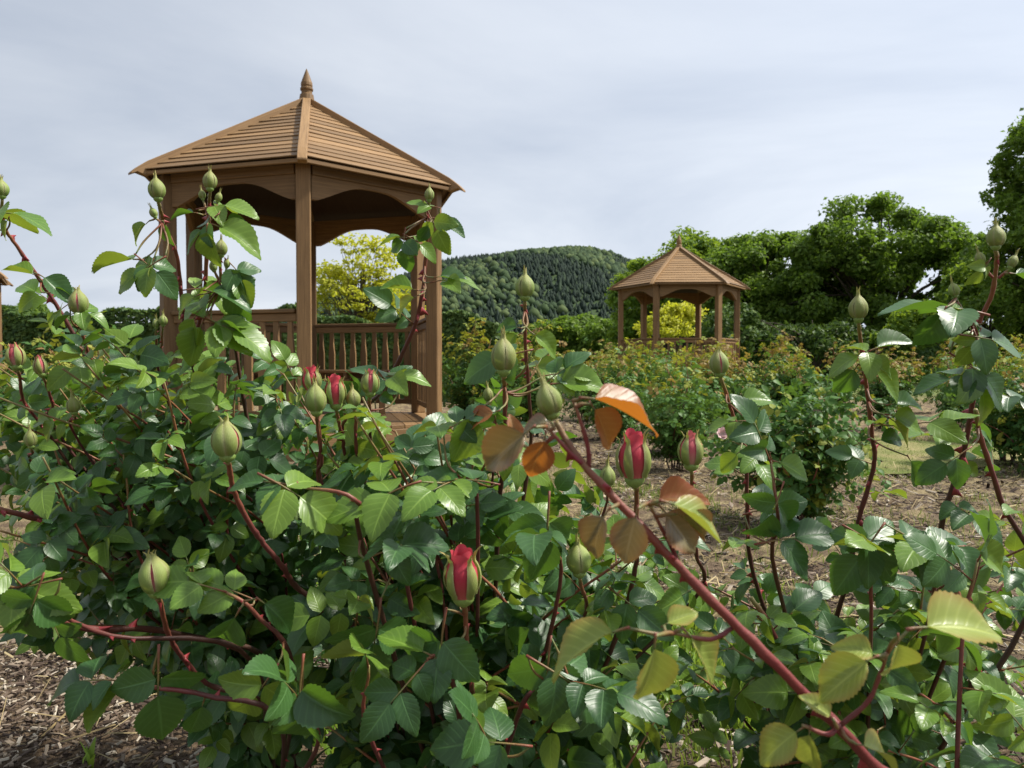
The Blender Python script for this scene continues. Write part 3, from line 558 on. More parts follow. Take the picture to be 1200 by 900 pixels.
# ------------------------------------------------------------------ gazebo
RP, RE, ZE, ZA, ZF = 1.27, 1.46, 2.08, 2.95, 0.22
def gazebo(loc, rz, label, open_side):
    o = empty('gazebo', loc, rz); tag(o, label, 'gazebo')
    U = [Vector((math.cos(R(60 * k)), math.sin(R(60 * k)), 0)) for k in range(6)]
    def uvbox(me):      # grain runs along the longest axis of each piece
        co = np.zeros(len(me.vertices) * 3); me.vertices.foreach_get('co', co); co = co.reshape(-1, 3); c = co - co.mean(0)
        _, _, vt = np.linalg.svd(c, full_matrices=False); q = c @ vt.T
        uvl = me.uv_layers[0]; li = np.zeros(len(me.loops), np.int32); me.loops.foreach_get('vertex_index', li)
        uvl.data.foreach_set('uv', np.stack([q[li, 0], q[li, 1] + q[li, 2]], -1).ravel().astype(np.float32))
    def part(name, mbx, mat, parent=o, smooth=False, bevel=0.004):
        ob = mbx.build(name, [mat], parent, smooth); uvbox(ob.data)
        if bevel:
            bv = ob.modifiers.new('bevel', 'BEVEL'); bv.width = bevel; bv.segments = 1; bv.limit_method = 'ANGLE'
        return ob
    def beam(mbx, A, B, wid, z0, z1):           # horizontal beam between two points
        A = Vector(A); B = Vector(B); d = (B - A).normalized(); n_ = Vector((-d.y, d.x, 0)) * wid / 2
        P = [A - n_, B - n_, B + n_, A + n_]
        mbx.hexa([(p.x, p.y, z0) for p in P] + [(p.x, p.y, z1) for p in P]); return mbx
    # platform: floor boards clipped to the hexagon, skirt
    RF = 1.42
    hexp = [tuple((u * RF)[:2]) for u in U]
    def clip(poly, c, sgn):
        res = []
        for a, b in zip(poly, poly[1:] + poly[:1]):
            ia, ib = sgn * (a[1] - c) >= 0, sgn * (b[1] - c) >= 0
            if ia: res.append(a)
            if ia != ib: t = (c - a[1]) / (b[1] - a[1]); res.append((a[0] + t * (b[0] - a[0]), c))
        return res
    y = -RF * .866
    while y < RF * .866 - .01:
        pl = clip(clip(hexp, y, 1), y + .115, -1); y += .12
        if len(pl) < 3: continue
        xs_ = sorted(pl, key=lambda p: p[1]); y0, y1 = xs_[0][1], xs_[-1][1]
        lo = [p[0] for p in pl if abs(p[1] - y0) < 1e-5]; hi = [p[0] for p in pl if abs(p[1] - y1) < 1e-5]
        x0a, x0b, x1a, x1b = min(lo), max(lo), min(hi), max(hi)
        m_ = MB(); P = [(x0a, y0), (x0b, y0), (x1b, y1), (x1a, y1)]
        m_.hexa([(p[0], p[1], ZF - .03) for p in P] + [(p[0], p[1], ZF) for p in P]); part('floor_board', m_, M_wood, bevel=0.002)
    for k in range(6):
        a, b = U[k] * (RF + .0), U[(k + 1) % 6] * (RF + .0); part('skirt_board', beam(MB(), a, b, .035, -.12, ZF - .032), M_wood)
    # posts
    for k in range(6):
        c = U[k] * RP; m_ = MB(); h = .056; a = R(60 * k); P = []
        for z in (ZF, ZE + ZF - .02):
            for sx, sy in ((-h, -h), (h, -h), (h, h), (-h, h)): P.append((c.x + sx * math.cos(a) - sy * math.sin(a), c.y + sx * math.sin(a) + sy * math.cos(a), z))
        m_.hexa(P); part('post', m_, M_wood, bevel=.008)
    def side_pts(k, inset=.07):
        a, b = U[k] * RP, U[(k + 1) % 6] * RP; d = (b - a).normalized(); return a + d * inset, b - d * inset, d, Vector((d.y, -d.x, 0))
    for k in range(6):
        a, b, d, n_ = side_pts(k, .06); L = (b - a).length
        part('beam', beam(MB(), a, b, .07, ZF + ZE - .09, ZF + ZE - .015), M_wood)
        m_ = MB(); ns = 22                                 # arched brace board
        tt = np.linspace(0, 1, ns + 1); e = np.minimum(tt, 1 - tt) * L
        sx_ = np.clip((e - .05) / (L / 2 - .06), 0, 1); zb = ZF + 1.80 + .155 * (.45 * smooth01(sx_ * 1.25) + .55 * (1 - (1 - sx_) ** 2)); V = []; F = []
        for q in range(ns + 1):
            p = a + d * (tt[q] * L)
            for off in (-.02, .02):
                for z in (zb[q], ZF + ZE - .092): V.append((p.x + n_.x * off, p.y + n_.y * off, z))
        for q in range(ns):
            s_ = 4 * q; t_ = s_ + 4
            F += [(s_, t_, t_ + 1, s_ + 1), (s_ + 2, s_ + 3, t_ + 3, t_ + 2), (s_, s_ + 2, t_ + 2, t_), (s_ + 1, t_ + 1, t_ + 3, s_ + 3)]
        m_.add(V, F); part('arched_brace', m_, M_wood, bevel=0)
        # railing
        if k != open_side:
            part('handrail', beam(MB(), a, b, .095, ZF + .915, ZF + .947), M_wood, bevel=.006)
            part('top_rail', beam(MB(), a, b, .04, ZF + .85, ZF + .913), M_wood); part('bottom_rail', beam(MB(), a, b, .04, ZF + .09, ZF + .14), M_wood)
            nb = 9
            for q in range(nb):
                p = a + d * (L * (q + .5) / nb); pts = [(-.034, .142), (.034, .142), (.034, .62), (.021, .74), (.021, .848), (-.021, .848), (-.021, .74), (-.034, .62)]
                V = [(p.x + d.x * x_ + n_.x * o_, p.y + d.y * x_ + n_.y * o_, ZF + z_) for o_ in (-.011, .011) for x_, z_ in pts]
                F = [(0, 1, 2, 7), (7, 2, 3, 6), (6, 3, 4, 5), (9, 8, 15, 10), (10, 15, 14, 11), (11, 14, 13, 12)] + [(j, 8 + j, 8 + (j + 1) % 8, (j + 1) % 8) for j in range(8)]
                part('baluster', MB().add(V, F), M_wood, bevel=0)
            if k in [(open_side + j) % 6 for j in (2, 3, 4)]:
                inn = -n_
                for q in range(3):
                    A = a + inn * (.13 + .12 * q) + d * (.07 * q); B = b + inn * (.13 + .12 * q) - d * (.07 * q); part('bench_slat', beam(MB(), A, B, .105, ZF + .42, ZF + .45), M_wood)
                for f in (.15, .5, .85):
                    p = a + d * (L * f); part('bench_bracket', beam(MB(), p + inn * .08, p + inn * .42, .04, ZF + .36, ZF + .418), M_wood)
                    q_ = p + inn * .38; part('bench_leg', MB().box(q_.x - .03, q_.x + .03, q_.y - .03, q_.y + .03, ZF, ZF + .358), M_wood)
    # roof
    zr = lambda rho: ZF + ZA - (rho / RE) * (ZA - ZE)
    NB = 15
    for k in range(6):
        u0, u1 = U[k], U[(k + 1) % 6]; pn = empty('roof_panel', (0, 0, 0)); pn.parent = o
        mid = (u0 + u1).normalized(); nrm = Vector((mid.x * (ZA - ZE), mid.y * (ZA - ZE), RE * .866)).normalized()
        for q in range(NB):
            r0, r1 = RE * (q / NB), RE * ((q + 1) / NB) + .012
            r1 += rng.uniform(-.006, .006); jl = rng.uniform(-.003, .004)
            if q == 0: r0 = .02
            def C_(u, rho, lift): p = u * rho; return (p.x + nrm.x * lift, p.y + nrm.y * lift, zr(rho) + nrm.z * lift)
            P = [C_(u0, r0, -.012), C_(u0, r1, .004), C_(u1, r1, .004), C_(u1, r0, -.012), C_(u0, r0, .004), C_(u0, r1, .014 + jl), C_(u1, r1, .014 - jl * .7), C_(u1, r0, .004)]
            part('board', MB().hexa(P), M_roofw, pn, bevel=.002)
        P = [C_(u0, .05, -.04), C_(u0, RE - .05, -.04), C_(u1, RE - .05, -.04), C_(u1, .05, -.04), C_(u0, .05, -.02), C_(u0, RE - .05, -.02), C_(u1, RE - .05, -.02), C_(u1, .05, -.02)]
        part('ceiling', MB().hexa(P), M_shadewood, pn, bevel=0)
        e0, e1 = u0 * (RE - .012), u1 * (RE - .012); part('fascia', beam(MB(), e0, e1, .028, ZF + ZE - .045, ZF + ZE - .012), M_wood)
        # hip cap with a rounded tail
        m_ = MB(); sd = Vector((-u0.y, u0.x, 0)) * .036; ns = [(.04, -.02, .062), (RE * .5, -.02, .058), (RE - .03, -.02, .055), (RE + .05, .0, .04), (RE + .10, .004, .022)]; V = []; F = []
        for rho, lo, hi in ns:
            p = u0 * rho; zb_ = zr(rho); lo2 = lo - (.05 if RE - .05 < rho < RE + .03 else 0)
            for s_ in (-1, 1):
                for h_ in (lo2, hi): V.append((p.x + sd.x * s_, p.y + sd.y * s_, zb_ + h_))
        for q in range(len(ns) - 1):
            s_ = 4 * q; t_ = s_ + 4; F += [(s_, s_ + 1, t_ + 1, t_), (s_ + 2, t_ + 2, t_ + 3, s_ + 3), (s_, t_, t_ + 2, s_ + 2), (s_ + 1, s_ + 3, t_ + 3, t_ + 1)]
        l_ = 4 * (len(ns) - 1); F += [(0, 2, 3, 1), (l_, l_ + 1, l_ + 3, l_ + 2)]
        m_.add(V, F); part('hip_cap', m_, M_roofw, bevel=.004)
    fz = ZF + ZA + .03
    V, F, Uv = lathe([(.001, fz - .04), (.075, fz - .04), (.062, fz + .04), (.05, fz + .05), (.05, fz + .075), (.060, fz + .085), (.060, fz + .10), (.050, fz + .11), (.055, fz + .125), (.052, fz + .15), (.034, fz + .20), (.016, fz + .25), (.002, fz + .285)], 14)
    part('finial', MB().add(V, F), M_wood, smooth=False, bevel=0)
    return o
g1 = gazebo((-1.914, 7.235, 0.203), R(283.4), 'timber gazebo closest to the red buds with its entrance side open', 0)
def copy_thing(o, loc, rz, label):
    c = o.copy(); col.objects.link(c); c.location = loc; c.rotation_euler = (0, 0, rz); c['label'] = label
    def rec(a, b):
        for ch in a.children:
            d = ch.copy(); col.objects.link(d); d.parent = b; rec(ch, d)
    rec(o, c); return c
copy_thing(g1, (3.68, 17, 0.295), R(237 + 180), 'timber gazebo farther off with a golden tree showing through its posts')
copy_thing(g1, (-10.6, 13.8, 0.2), R(0), 'timber gazebo cut off by the edge with only its eave and post showing')

# ------------------------------------------------------------------ rose leaves
def leaflet(L, W, rows, fold, curl, wav, teeth=0.07, half=2, tw=0.0, ph=0.0):
    cu = np.linspace(-1, 1, 2 * half + 1); V = []; U = []
    for r_ in range(rows + 1):
        t = r_ / rows
        wd = (math.sin(math.pi * min(1, t * 0.96 + 0.02) ** 0.78)) ** 0.82 * (1 - .18 * t) if 0 < t < 1 else 0.03
        wd = max(wd, .025) * W / 2
        e = 1 + (teeth if r_ % 2 else -teeth * .6) * (0 < r_ < rows)
        a = tw * t
        for c in cu:
            k = abs(c); x = c * wd * (e if k > .99 else 1)
            z = fold * k * wd - curl * t * t * L + wav * math.sin(t * 11 + ph + (1.5 if c > 0 else 0)) * k * k * L - .06 * L * (k * k) * t
            yy = t * L + (0.012 * L if (k > .99 and r_ % 2) else 0)
            V.append((x * math.cos(a) - z * math.sin(a), yy, x * math.sin(a) + z * math.cos(a))); U.append((c * .5 + .5, t))
    m = len(cu); F = []
    for r_ in range(rows):
        for c in range(m - 1):
            s_ = r_ * m + c; F.append((s_, s_ + 1, s_ + m + 1, s_ + m))
    return np.array(V), np.array(F), np.array(U)
def put(V, p, yaw, pitch, roll):
    M = Matrix.Translation(p) @ Matrix.Rotation(yaw, 4, 'Z') @ Matrix.Rotation(pitch, 4, 'X') @ Matrix.Rotation(roll, 4, 'Y')
    A = np.array(M); return V @ A[:3, :3].T + A[:3, 3]
def compound(nl, rd, rows=22, half=2, low=False, size=0.052):
    """a rose leaf: stalk plus 3 or 5 leaflets; local +Y along the leaf, +Z up"""
    m = MB(); arch = rd.uniform(.05, .35)
    Ln = size * (2.15 if nl == 5 else 1.5); 
    def rp(t): return Vector((0, t * Ln * .62, Ln * .62 * (.1 * t - arch * t * t * .5)))
    if nl == 1: Ln = size * .4
    if not low:
        pts = [rp(t) for t in (0, .3, .6, 1.0)]; m.add(*tube(catmull(pts, 6), np.linspace(.0014, .0008, 6), 5), 1)
    def lf(p, L, yaw, pitch):
        fo = rd.uniform(.1, .5) * (1.0 if rd.random() < .75 else 2.0) + (rd.uniform(.15, .5) if nl == 1 else 0); V, F, U = leaflet(L, L * rd.uniform(.72, .86), rows, fo, rd.uniform(.02, .42), rd.uniform(.006, .022) * (1.6 if nl == 1 else 1), .05 if not low else 0, half, rd.uniform(-.25, .25), rd.uniform(0, 6))
        m.add(put(V, p, yaw, pitch, rd.uniform(-.35, .35)), F, U, 0)
    lf(rp(1.0), size * rd.uniform(.98, 1.15), rd.uniform(-.15, .15), rd.uniform(-.45, .05))
    if nl >= 3:
        for s_ in (-1, 1): lf(rp(.78 if nl == 5 else .66) + Vector((s_ * .002, 0, 0)), size * rd.uniform(.82, .98), s_ * -rd.uniform(.95, 1.35), rd.uniform(-.4, .1))
    if nl >= 5:
        for s_ in (-1, 1): lf(rp(.36) + Vector((s_ * .002, 0, 0)), size * rd.uniform(.62, .8), s_ * -rd.uniform(1.1, 1.5), rd.uniform(-.4, .1))
    return m
LEAF = {}
rd = random.Random(3)
for kind, cnts in (('mature', (5, 5, 5, 5, 3, 3, 5, 5, 5, 7, 5, 3, 5, 5)), ('young', (5, 3, 3, 5, 3)), ('lime', (3, 3, 5)), ('olive', (3, 3)), ('bronze', (3, 3, 5))):
    LEAF[kind] = [compound(c, rd).mesh('leaf_' + kind, [LM[kind], M_petiole], True) for c in cnts]
    LEAF[kind + '1'] = [compound(1, rd, 24, 3).mesh('single_leaf_' + kind, [LM[kind], M_petiole], True) for _ in range(4)]
for kind in ('mature', 'young'): LEAF[kind + '3'] = [compound(3, rd, 22, 2).mesh('leaf_' + kind, [LM[kind], M_petiole], True) for _ in range(6)]
for kind, src_ in (('mid', 'mature'), ('midyoung', 'young')):
    LEAF[kind] = [m_.copy() for m_ in LEAF[src_]]
    for m_ in LEAF[kind]: m_.materials[0] = LMF[src_]
LOW = [compound(5, rd, 8, 1, True) for _ in range(4)]
LOWA = [(np.vstack(m.V), np.vstack(m.F), np.vstack(m.U)) for m in LOW]
VLOW = [compound(5, rd, 3, 1, True) for _ in range(4)]
VLOWA = [(np.vstack(m.V), np.vstack(m.F), np.vstack(m.U)) for m in VLOW]

# ------------------------------------------------------------------ buds
BUDS = []        # (px, py, radius px, depth) kept clear of random leaves
def bud_profile(t): return np.interp(t, [0, .12, .28, .45, .62, .80, 1.0], [.56, .82, .97, 1.0, .90, .60, .12])
def make_sepal(rd, Rb, Hb, halfang, tail, flare, top=1.0, floor=0.0):
    rows = 14; m_ = 5; V = []; U = []
    kx, ky = rd.uniform(-.1, .35), rd.uniform(-.25, .25)
    for r_ in range(rows + 1):
        t = r_ / rows
        if t < .72:
            s = t / .72 * top; r = Rb * max(float(bud_profile(s)), floor) * 1.035; z = Hb * s
            hwid = halfang * Rb * math.sin(math.pi * (.22 + .70 * t / .72)) ** .9 * 1.05 if t > 0 else halfang * Rb * .6
            hwid = max(hwid, .13 * Rb); r += flare * Rb * max(0, s - .45) ** 1.5
        else:
            s = (t - .72) / .28; r = Rb * max(float(bud_profile(top)), floor) * 1.035 * (1 - .4 * s * (flare < .1)) + flare * Rb * (max(0, top - .45) ** 1.5 + .6 * s); z = Hb * top + tail * s
            hwid = (.13 * (1 - s) ** .8 + .012) * Rb * (1.5 if r_ % 2 else .8)
        ha = min(1.25, hwid / r)
        for c in np.linspace(-1, 1, m_):
            a = c * ha; bow = .15 * Rb * (1 - c * c) * (1 - t) ** .5
            V.append(((r + bow) * math.cos(a) + (kx * Rb * ((t - .72) / .28) ** 2 if t > .72 else 0), (r + bow) * math.sin(a) + (ky * Rb * ((t - .72) / .28) ** 2 if t > .72 else 0), z)); U.append((c * .5 + .5, t))
    F = [(r_ * m_ + c, r_ * m_ + c + 1, (r_ + 1) * m_ + c + 1, (r_ + 1) * m_ + c) for r_ in range(rows) for c in range(m_ - 1)]
    return np.array(V), np.array(F), np.array(U)
def make_petal(rd, Rb, Hb, a0, span, r_scale, ztop, swirl, floor=.4):
    rows, cols_ = 12, 9; V = []; U = []
    for r_ in range(rows + 1):
        t = r_ / rows
        for c in range(cols_ + 1):
            u = c / cols_; a = a0 + span * (u - .5) + swirl * t
            edge = 1 - .34 * (abs(2 * u - 1)) ** 2.2 * t
            s = t * ztop * edge; r = Rb * r_scale * .97 * max(float(bud_profile(min(s, 1))), floor) * (1 + .05 * (u - .5))
            if t > .9: r *= 1 + .5 * (t - .9)
            V.append((r * math.cos(a), r * math.sin(a), Hb * s)); U.append((u, t))
    m_ = cols_ + 1; F = [(r_ * m_ + c, r_ * m_ + c + 1, (r_ + 1) * m_ + c + 1, (r_ + 1) * m_ + c) for r_ in range(rows) for c in range(cols_)]
    return np.array(V), np.array(F), np.array(U)
BUDCACHE = {}
FLOOR = {'red': .68, 'pink': .46, 'tip': .22}
def bud_meshes(kind, var):
    key = (kind, var)
    if key in BUDCACHE: return BUDCACHE[key]
    rd = random.Random(hash(key) % 1000 if False else (len(kind) * 17 + var * 5 + ord(kind[0])))
    Rb, Hb = 1.0, {'green': 2.6, 'small': 2.75, 'tip': 2.8, 'red': 2.5, 'pink': 2.65}[kind]
    P = {}
    P['receptacle'] = [MB().add(*lathe([(.16, -.62), (.24, -.58), (.46, -.45), (.60, -.26), (.63, -.08), (.60, .06)], 12)).mesh('receptacle', [M_recept], True)]
    ha, tail, fl, top = {'green': (.62, 1.0, 0, 1.0), 'small': (.64, 1.8, 0, 1.0), 'tip': (.58, .6, .10, 1.0), 'red': (.33, .6, .45, .84), 'pink': (.42, .6, .26, .90)}[kind]
    S = []
    for q in range(5):
        S.append(MB().add(*make_sepal(rd, Rb, Hb, ha * rd.uniform(.9, 1.08), tail * rd.uniform(.55, 1.15), fl * rd.uniform(.6, 1.3), top * rd.uniform(.95, 1.0), FLOOR.get(kind, 0))).mesh('sepal', [M_sepal], True))
    P['sepal'] = S
    pm = M_petal if kind in ('red',) else (M_petal_pink if kind in ('pink', 'tip') else M_recept)
    pe = []
    nP = 5 if kind in ('red', 'pink', 'tip') else 1
    zt = {'red': .99, 'pink': .98, 'tip': .93}.get(kind, .9)
    if nP == 1: pe.append(MB().add(*lathe([(.4, 0), (.75, .25), (.96, .7), (.93, 1.1), (.65, 1.6), (.2, 2.0), (.02, 2.1)], 14)).mesh('petal', [pm], True))
    else:
        for q in range(nP): pe.append(MB().add(*make_petal(rd, Rb, Hb, q * 2.4, 2.9, 1.0 - .07 * q, zt + .012 * q * (1 if q < 4 else 2), .55, FLOOR[kind])).mesh('petal', [pm], True))
    P['petal'] = pe
    BUDCACHE[key] = P; return P
def bud(parent, base_world, wpx_r, axis, kind, name='flower_bud'):
    """bud whose hip sits at base_world; radius in metres"""
    var = rng.randrange(3); P = bud_meshes(kind, var)
    x, y, z = frame(Vector((rng.uniform(-1, 1), rng.uniform(-1, 1), .1)), axis)
    z = Vector(axis).normalized(); x = y.cross(z).normalized(); y = z.cross(x)
    e = empty(name, (0, 0, 0)); e.parent = parent
    e.matrix_basis = mat44(Vector(base_world) + z * .62 * wpx_r - parent.location, x, y, z, wpx_r) @ Matrix.Diagonal((1, 1, rng.uniform(.9, 1.12), 1))
    for q, me in enumerate(P['receptacle']): link('receptacle', me, e)
    for me in P['petal']: link('petal', me, e)
    for q, me in enumerate(P['sepal']): link('sepal', me, e, Matrix.Rotation(q * 2 * math.pi / 5 + .1 * ((q * 7) % 3), 4, 'Z') @ Matrix.Diagonal((1 + .03 * (q % 2), 1 + .03 * (q % 2), 1, 1)))
    return e

# ------------------------------------------------------------------ rose bush machinery
THORN = MB().add([(0, -.9, 0), (0, 1.0, 0), (0, .25, 1.7), (.42, .1, 0), (-.42, .1, 0)], [(1, 3, 2, 2), (3, 0, 2, 2), (0, 4, 2, 2), (4, 1, 2, 2)])
def thorn_geo():
    V = np.array([(.35, -.8, -.1), (.35, .9, -.1), (-.35, .9, -.1), (-.35, -.8, -.1), (.16, -.35, .75), (.16, .35, .75), (-.16, .35, .75), (-.16, -.35, .75), (.03, -.38, 1.5), (.03, -.28, 1.5), (-.03, -.28, 1.5), (-.03, -.38, 1.5)])
    F = [(a, (a + 1) % 4, 4 + (a + 1) % 4, 4 + a) for a in range(4)] + [(4 + a, 4 + (a + 1) % 4, 8 + (a + 1) % 4, 8 + a) for a in range(4)] + [(8, 9, 10, 11)]
    return V, np.array(F)
TV, TF = thorn_geo(); CANEPTS = {}
def cane(bush, pts, r0, r1, mat=None, thorns=10, tscale=1.0, name='cane', n=None):
    """pts world points from base to tip; thorns become geometry on the cane"""
    P = catmull([list(p) for p in pts], n or max(10, 5 * len(pts))); P[1:-1] += nr.normal(0, r1 * .12, P[1:-1].shape)
    rad = np.linspace(r0, r1, len(P))
    for j in np.arange(4, len(P) - 2, max(3, int(len(P) / 9))): rad = rad * (1 + .20 * np.exp(-((np.arange(len(P)) - j - nr.uniform(-1, 1)) / .9) ** 2))
    V, F, U = tube(P, rad, 8); m = MB(); loc = np.array(bush.location); m.add(V - loc, F, U, 0)
    T = np.gradient(P, axis=0); 
    for _ in range(thorns):
        k = nr.uniform(.12, .92) * (len(P) - 1); k = int(k); t = T[k] / np.linalg.norm(T[k]); a = nr.normal(size=3); a -= t * a.dot(t); a /= np.linalg.norm(a)
        x = np.cross(t, a); s = tscale * rad[k] * nr.uniform(.8, 1.25); Mx = np.stack([x, t, a], 1) * s
        p = P[k] + a * rad[k] * .85 - loc; m.add(TV @ Mx.T + p, TF, np.tile([.5, .6], (len(TV), 1)), 1)
    o = link(name, m.mesh(name, [mat or M_cane, M_thorn], True), bush); CANEPTS.setdefault(bush.name, []).append(P if thorns > 30 or name != 'cane' or bush.name == bushD.name else P[: int(len(P) * .84)]); return P
def blocked(p):
    px, py, d = proj(p)
    for bx, by, br, bd in BUDS:
        if d < bd + .03 and (px - bx) ** 2 + (py - by) ** 2 < (br * 1.25 + 26 / max(d, .3)) ** 2: return True
    for x0, y0, x1, y1 in KEEP:
        if x0 < px < x1 and y0 < py < y1: return True
    return False
KEEP = [(372, 385, 445, 452), (450, 385, 518, 500)]
def leaf_obj(bush, p, ax, nrm, kind, s, var=None):
    x, y, z = frame(ax, nrm); L = LEAF[kind]; me = L[rng.randrange(len(L)) if var is None else var]
    return link('leaf', me, bush, mat44(Vector(p) - bush.location, x, y, z, s))
def leaves_on(bush, P, t0, t1, step, kinds, size, check=True, out=None, up=.75, maxn=99, prune=None):
    """leaves along a shoot, each turned round it by the golden angle"""
    P = np.asarray(P); seg = np.linalg.norm(np.diff(P, axis=0), axis=1); cum = np.concatenate([[0], np.cumsum(seg)]); L = cum[-1]
    s = t0 * L; a = rng.uniform(0, 6.28); n = 0; bl = Vector(bush.location)
    while s < t1 * L and n < maxn:
        k = min(len(P) - 2, int(np.searchsorted(cum, s)) - 1 if s > 0 else 0); k = max(k, 0); f = (s - cum[k]) / (seg[k] + 1e-9); p = Vector(P[k] * (1 - f) + P[k + 1] * f)
        t = Vector(P[k + 1] - P[k]).normalized(); a += 2.4 + rng.uniform(-.3, .3)
        q = t.orthogonal().normalized(); q = Matrix.Rotation(a, 3, t) @ q
        ax = q * .9 + t * rng.uniform(.1, .55) + Vector((0, 0, rng.uniform(-.35, .3)))
        outw = Vector((p.x - bl.x, p.y - bl.y, 0)); outw = outw.normalized() if outw.length > .02 else Vector((0, -1, 0))
        nrm = Vector((0, 0, up)) + outw * rng.uniform(0, .55) + Vector((0, -.42, 0)) + Vector((rng.gauss(0, .48), rng.gauss(0, .42), rng.gauss(0, .25)))
        sc_ = size * rng.uniform(.72, 1.18); mid = p + ax.normalized() * .06 * sc_
        fr = s / L; kind = kinds(fr)
        ok = not (check and blocked(mid)) and not (prune and prune(mid))
        if ok:
            if out is None: leaf_obj(bush, p, ax, nrm, kind, sc_)
            else:
                x, y, z = frame(ax, nrm); out.setdefault(kind, []).append(mat34(p - bl, x, y, z, sc_))
            n += 1
        s += step * rng.uniform(.7, 1.35)
def stuff_leaves(bush, name, Ms, mat, src):
    if not Ms: return
    mb_ = MB(); Ms = np.array(Ms); part_ = nr.integers(0, len(src), len(Ms))
    for q, (V0, F0, U0) in enumerate(src):
        if (part_ == q).any(): mb_.add(*stamp(V0, F0, Ms[part_ == q], U0))
    tag(link(name, mb_.mesh(name, [mat], True), bush), kind='stuff')
def rose(loc, label, group=None, name='rose_bush'):
    o = empty(name, (loc[0], loc[1], float(gz(loc[0], loc[1])))); tag(o, label, 'rose bush', group); return o
def shoot_path(base, tgt, wob=.05, lean=.55):
    b = Vector(base); t = Vector(tgt); d = t - b
    m1 = b + Vector((d.x * .18, d.y * .18, d.z * .38)); m2 = b + Vector((d.x * lean, d.y * lean, d.z * .76))
    j = lambda: Vector((rng.gauss(0, wob), rng.gauss(0, wob), rng.gauss(0, wob * .5)))
    return [b, m1 + j() * .6, m2 + j(), t]

# ------------------------------------------------------------------ the four near bushes
bushA = rose((-.50, 1.60), 'leafy rose bush with red thorny canes standing before the large gazebo')
bushB = rose((-.07, 1.30), 'dense rose bush with a cluster of red opening buds over dark leaves')
bushC = rose((.66, 1.42), 'open rose bush of tall bare red canes above the light mulch')
bushD = rose((.44, .80), 'rose bush with one thick red cane carrying bronze and lime leaves')
# (bush, kind, bud centre px, py, half width px, depth, stem points px.. below the bud, extra)
def hero(bush, kind, bx, by, hw, d, stem, r=(.0024, .0042), dend=None, to_base=True, thorns=6, tsc=1.5, leaf=None, mat=None, axis=None, budkeep=True):
    """a flower stalk: bud at its photo place, stalk through the points, down to the bush base"""
    rad = hw * .90 / 900 * d; dend = dend or d + .12; b0 = at(bx, by, d)
    tip2 = at(stem[0][0], stem[0][1], d); ax = (b0 - tip2); ax = Vector(axis) if axis else (ax.normalized() * .7 + Vector((0, -.05, .5)))
    ax = ax.normalized(); base = b0 - ax * rad * (1.0 + .62)
    n_ = len(stem); pts = [base] + [at(x, y, d + (dend - d) * (k + 1) / n_) for k, (x, y) in enumerate(stem)]
    if to_base:
        e = pts[-1]; bl = Vector(bush.location) + Vector((rng.uniform(-.05, .05), rng.uniform(-.05, .05), -.02)); pts += [e.lerp(bl, .45) + Vector((0, 0, .06)), bl]
    pts = pts[::-1]
    P = cane(bush, pts, r[1], r[0], mat or (M_pedicel if not to_base else M_cane), thorns, tsc, 'cane' if to_base else 'flower_stalk', n=9 * len(pts))
    bud(bush, base, rad, ax, kind)
    if budkeep: BUDS.append((bx, by - hw * .3, hw, d))
    return P
G, Y_, L_, Bz = 'mature', 'young', 'lime', 'bronze'
HP = {}
# left bush, tall canes against the sky and gazebo
HP['c1'] = hero(bushA, 'green', 2, 222, 8, 1.25, [(3, 262), (22, 292), (48, 330), (75, 372), (108, 428), (150, 476)], (.0024, .0048), 1.5, thorns=22, tsc=1.9)
HP['c2'] = hero(bushA, 'tip', 92, 356, 11, 1.22, [(95, 385), (104, 415), (122, 452), (140, 478)], (.0024, .004), 1.4, thorns=8)
HP['c3'] = hero(bushA, 'green', 184, 223, 9.5, 1.10, [(188, 246), (194, 268), (207, 300), (213, 350), (221, 410), (236, 470), (236, 560)], (.0024, .0046), 1.4, thorns=10)
HP['c4'] = hero(bushA, 'green', 246, 213, 8, 1.16, [(245, 240), (243, 290), (239, 350), (229, 405), (226, 470), (225, 540)], (.0024, .005), 1.45, thorns=26, tsc=1.9)
HP['c5'] = hero(bushA, 'green', 259, 292, 7, 1.22, [(258, 310), (261, 340), (272, 385), (281, 440)], (.002, .004), 1.42, thorns=6)
for bx, by, hw, st in ((237, 229, 4, (243, 250)), (256, 232, 4, (246, 252)), (250, 313, 4.5, (259, 335)), (266, 310, 3.5, (260, 330))):
    hero(bushA, 'small', bx, by, hw, 1.17 if by < 260 else 1.22, [st], (.0013, .0017), 1.17 if by < 260 else 1.22, False, 0)
hero(bushA, 'small', 180, 250, 4.5, 1.10, [(190, 262)], (.0013, .0017), 1.10, False, 0)
HP['c6'] = hero(bushB, 'green', 503, 229, 5.5, 1.15, [(502, 245), (500, 290), (491, 365), (470, 418), (447, 460), (425, 505)], (.0022, .0056), 1.42, thorns=24, tsc=1.9)
HP['c7'] = hero(bushB, 'green', 615, 337, 11, 1.02, [(615, 362), (616, 410), (620, 465), (620, 540)], (.0023, .0032), 1.2, thorns=6)
HP['c8'] = hero(bushB, 'green', 590, 420, 14.5, .92, [(591, 450), (592, 500), (590, 545), (584, 606)], (.0028, .0036), 1.1, thorns=3)
hero(bushB, 'small', 572, 464, 6, 1.0, [(574, 480), (580, 520)], (.0015, .002), 1.1, True, 2)
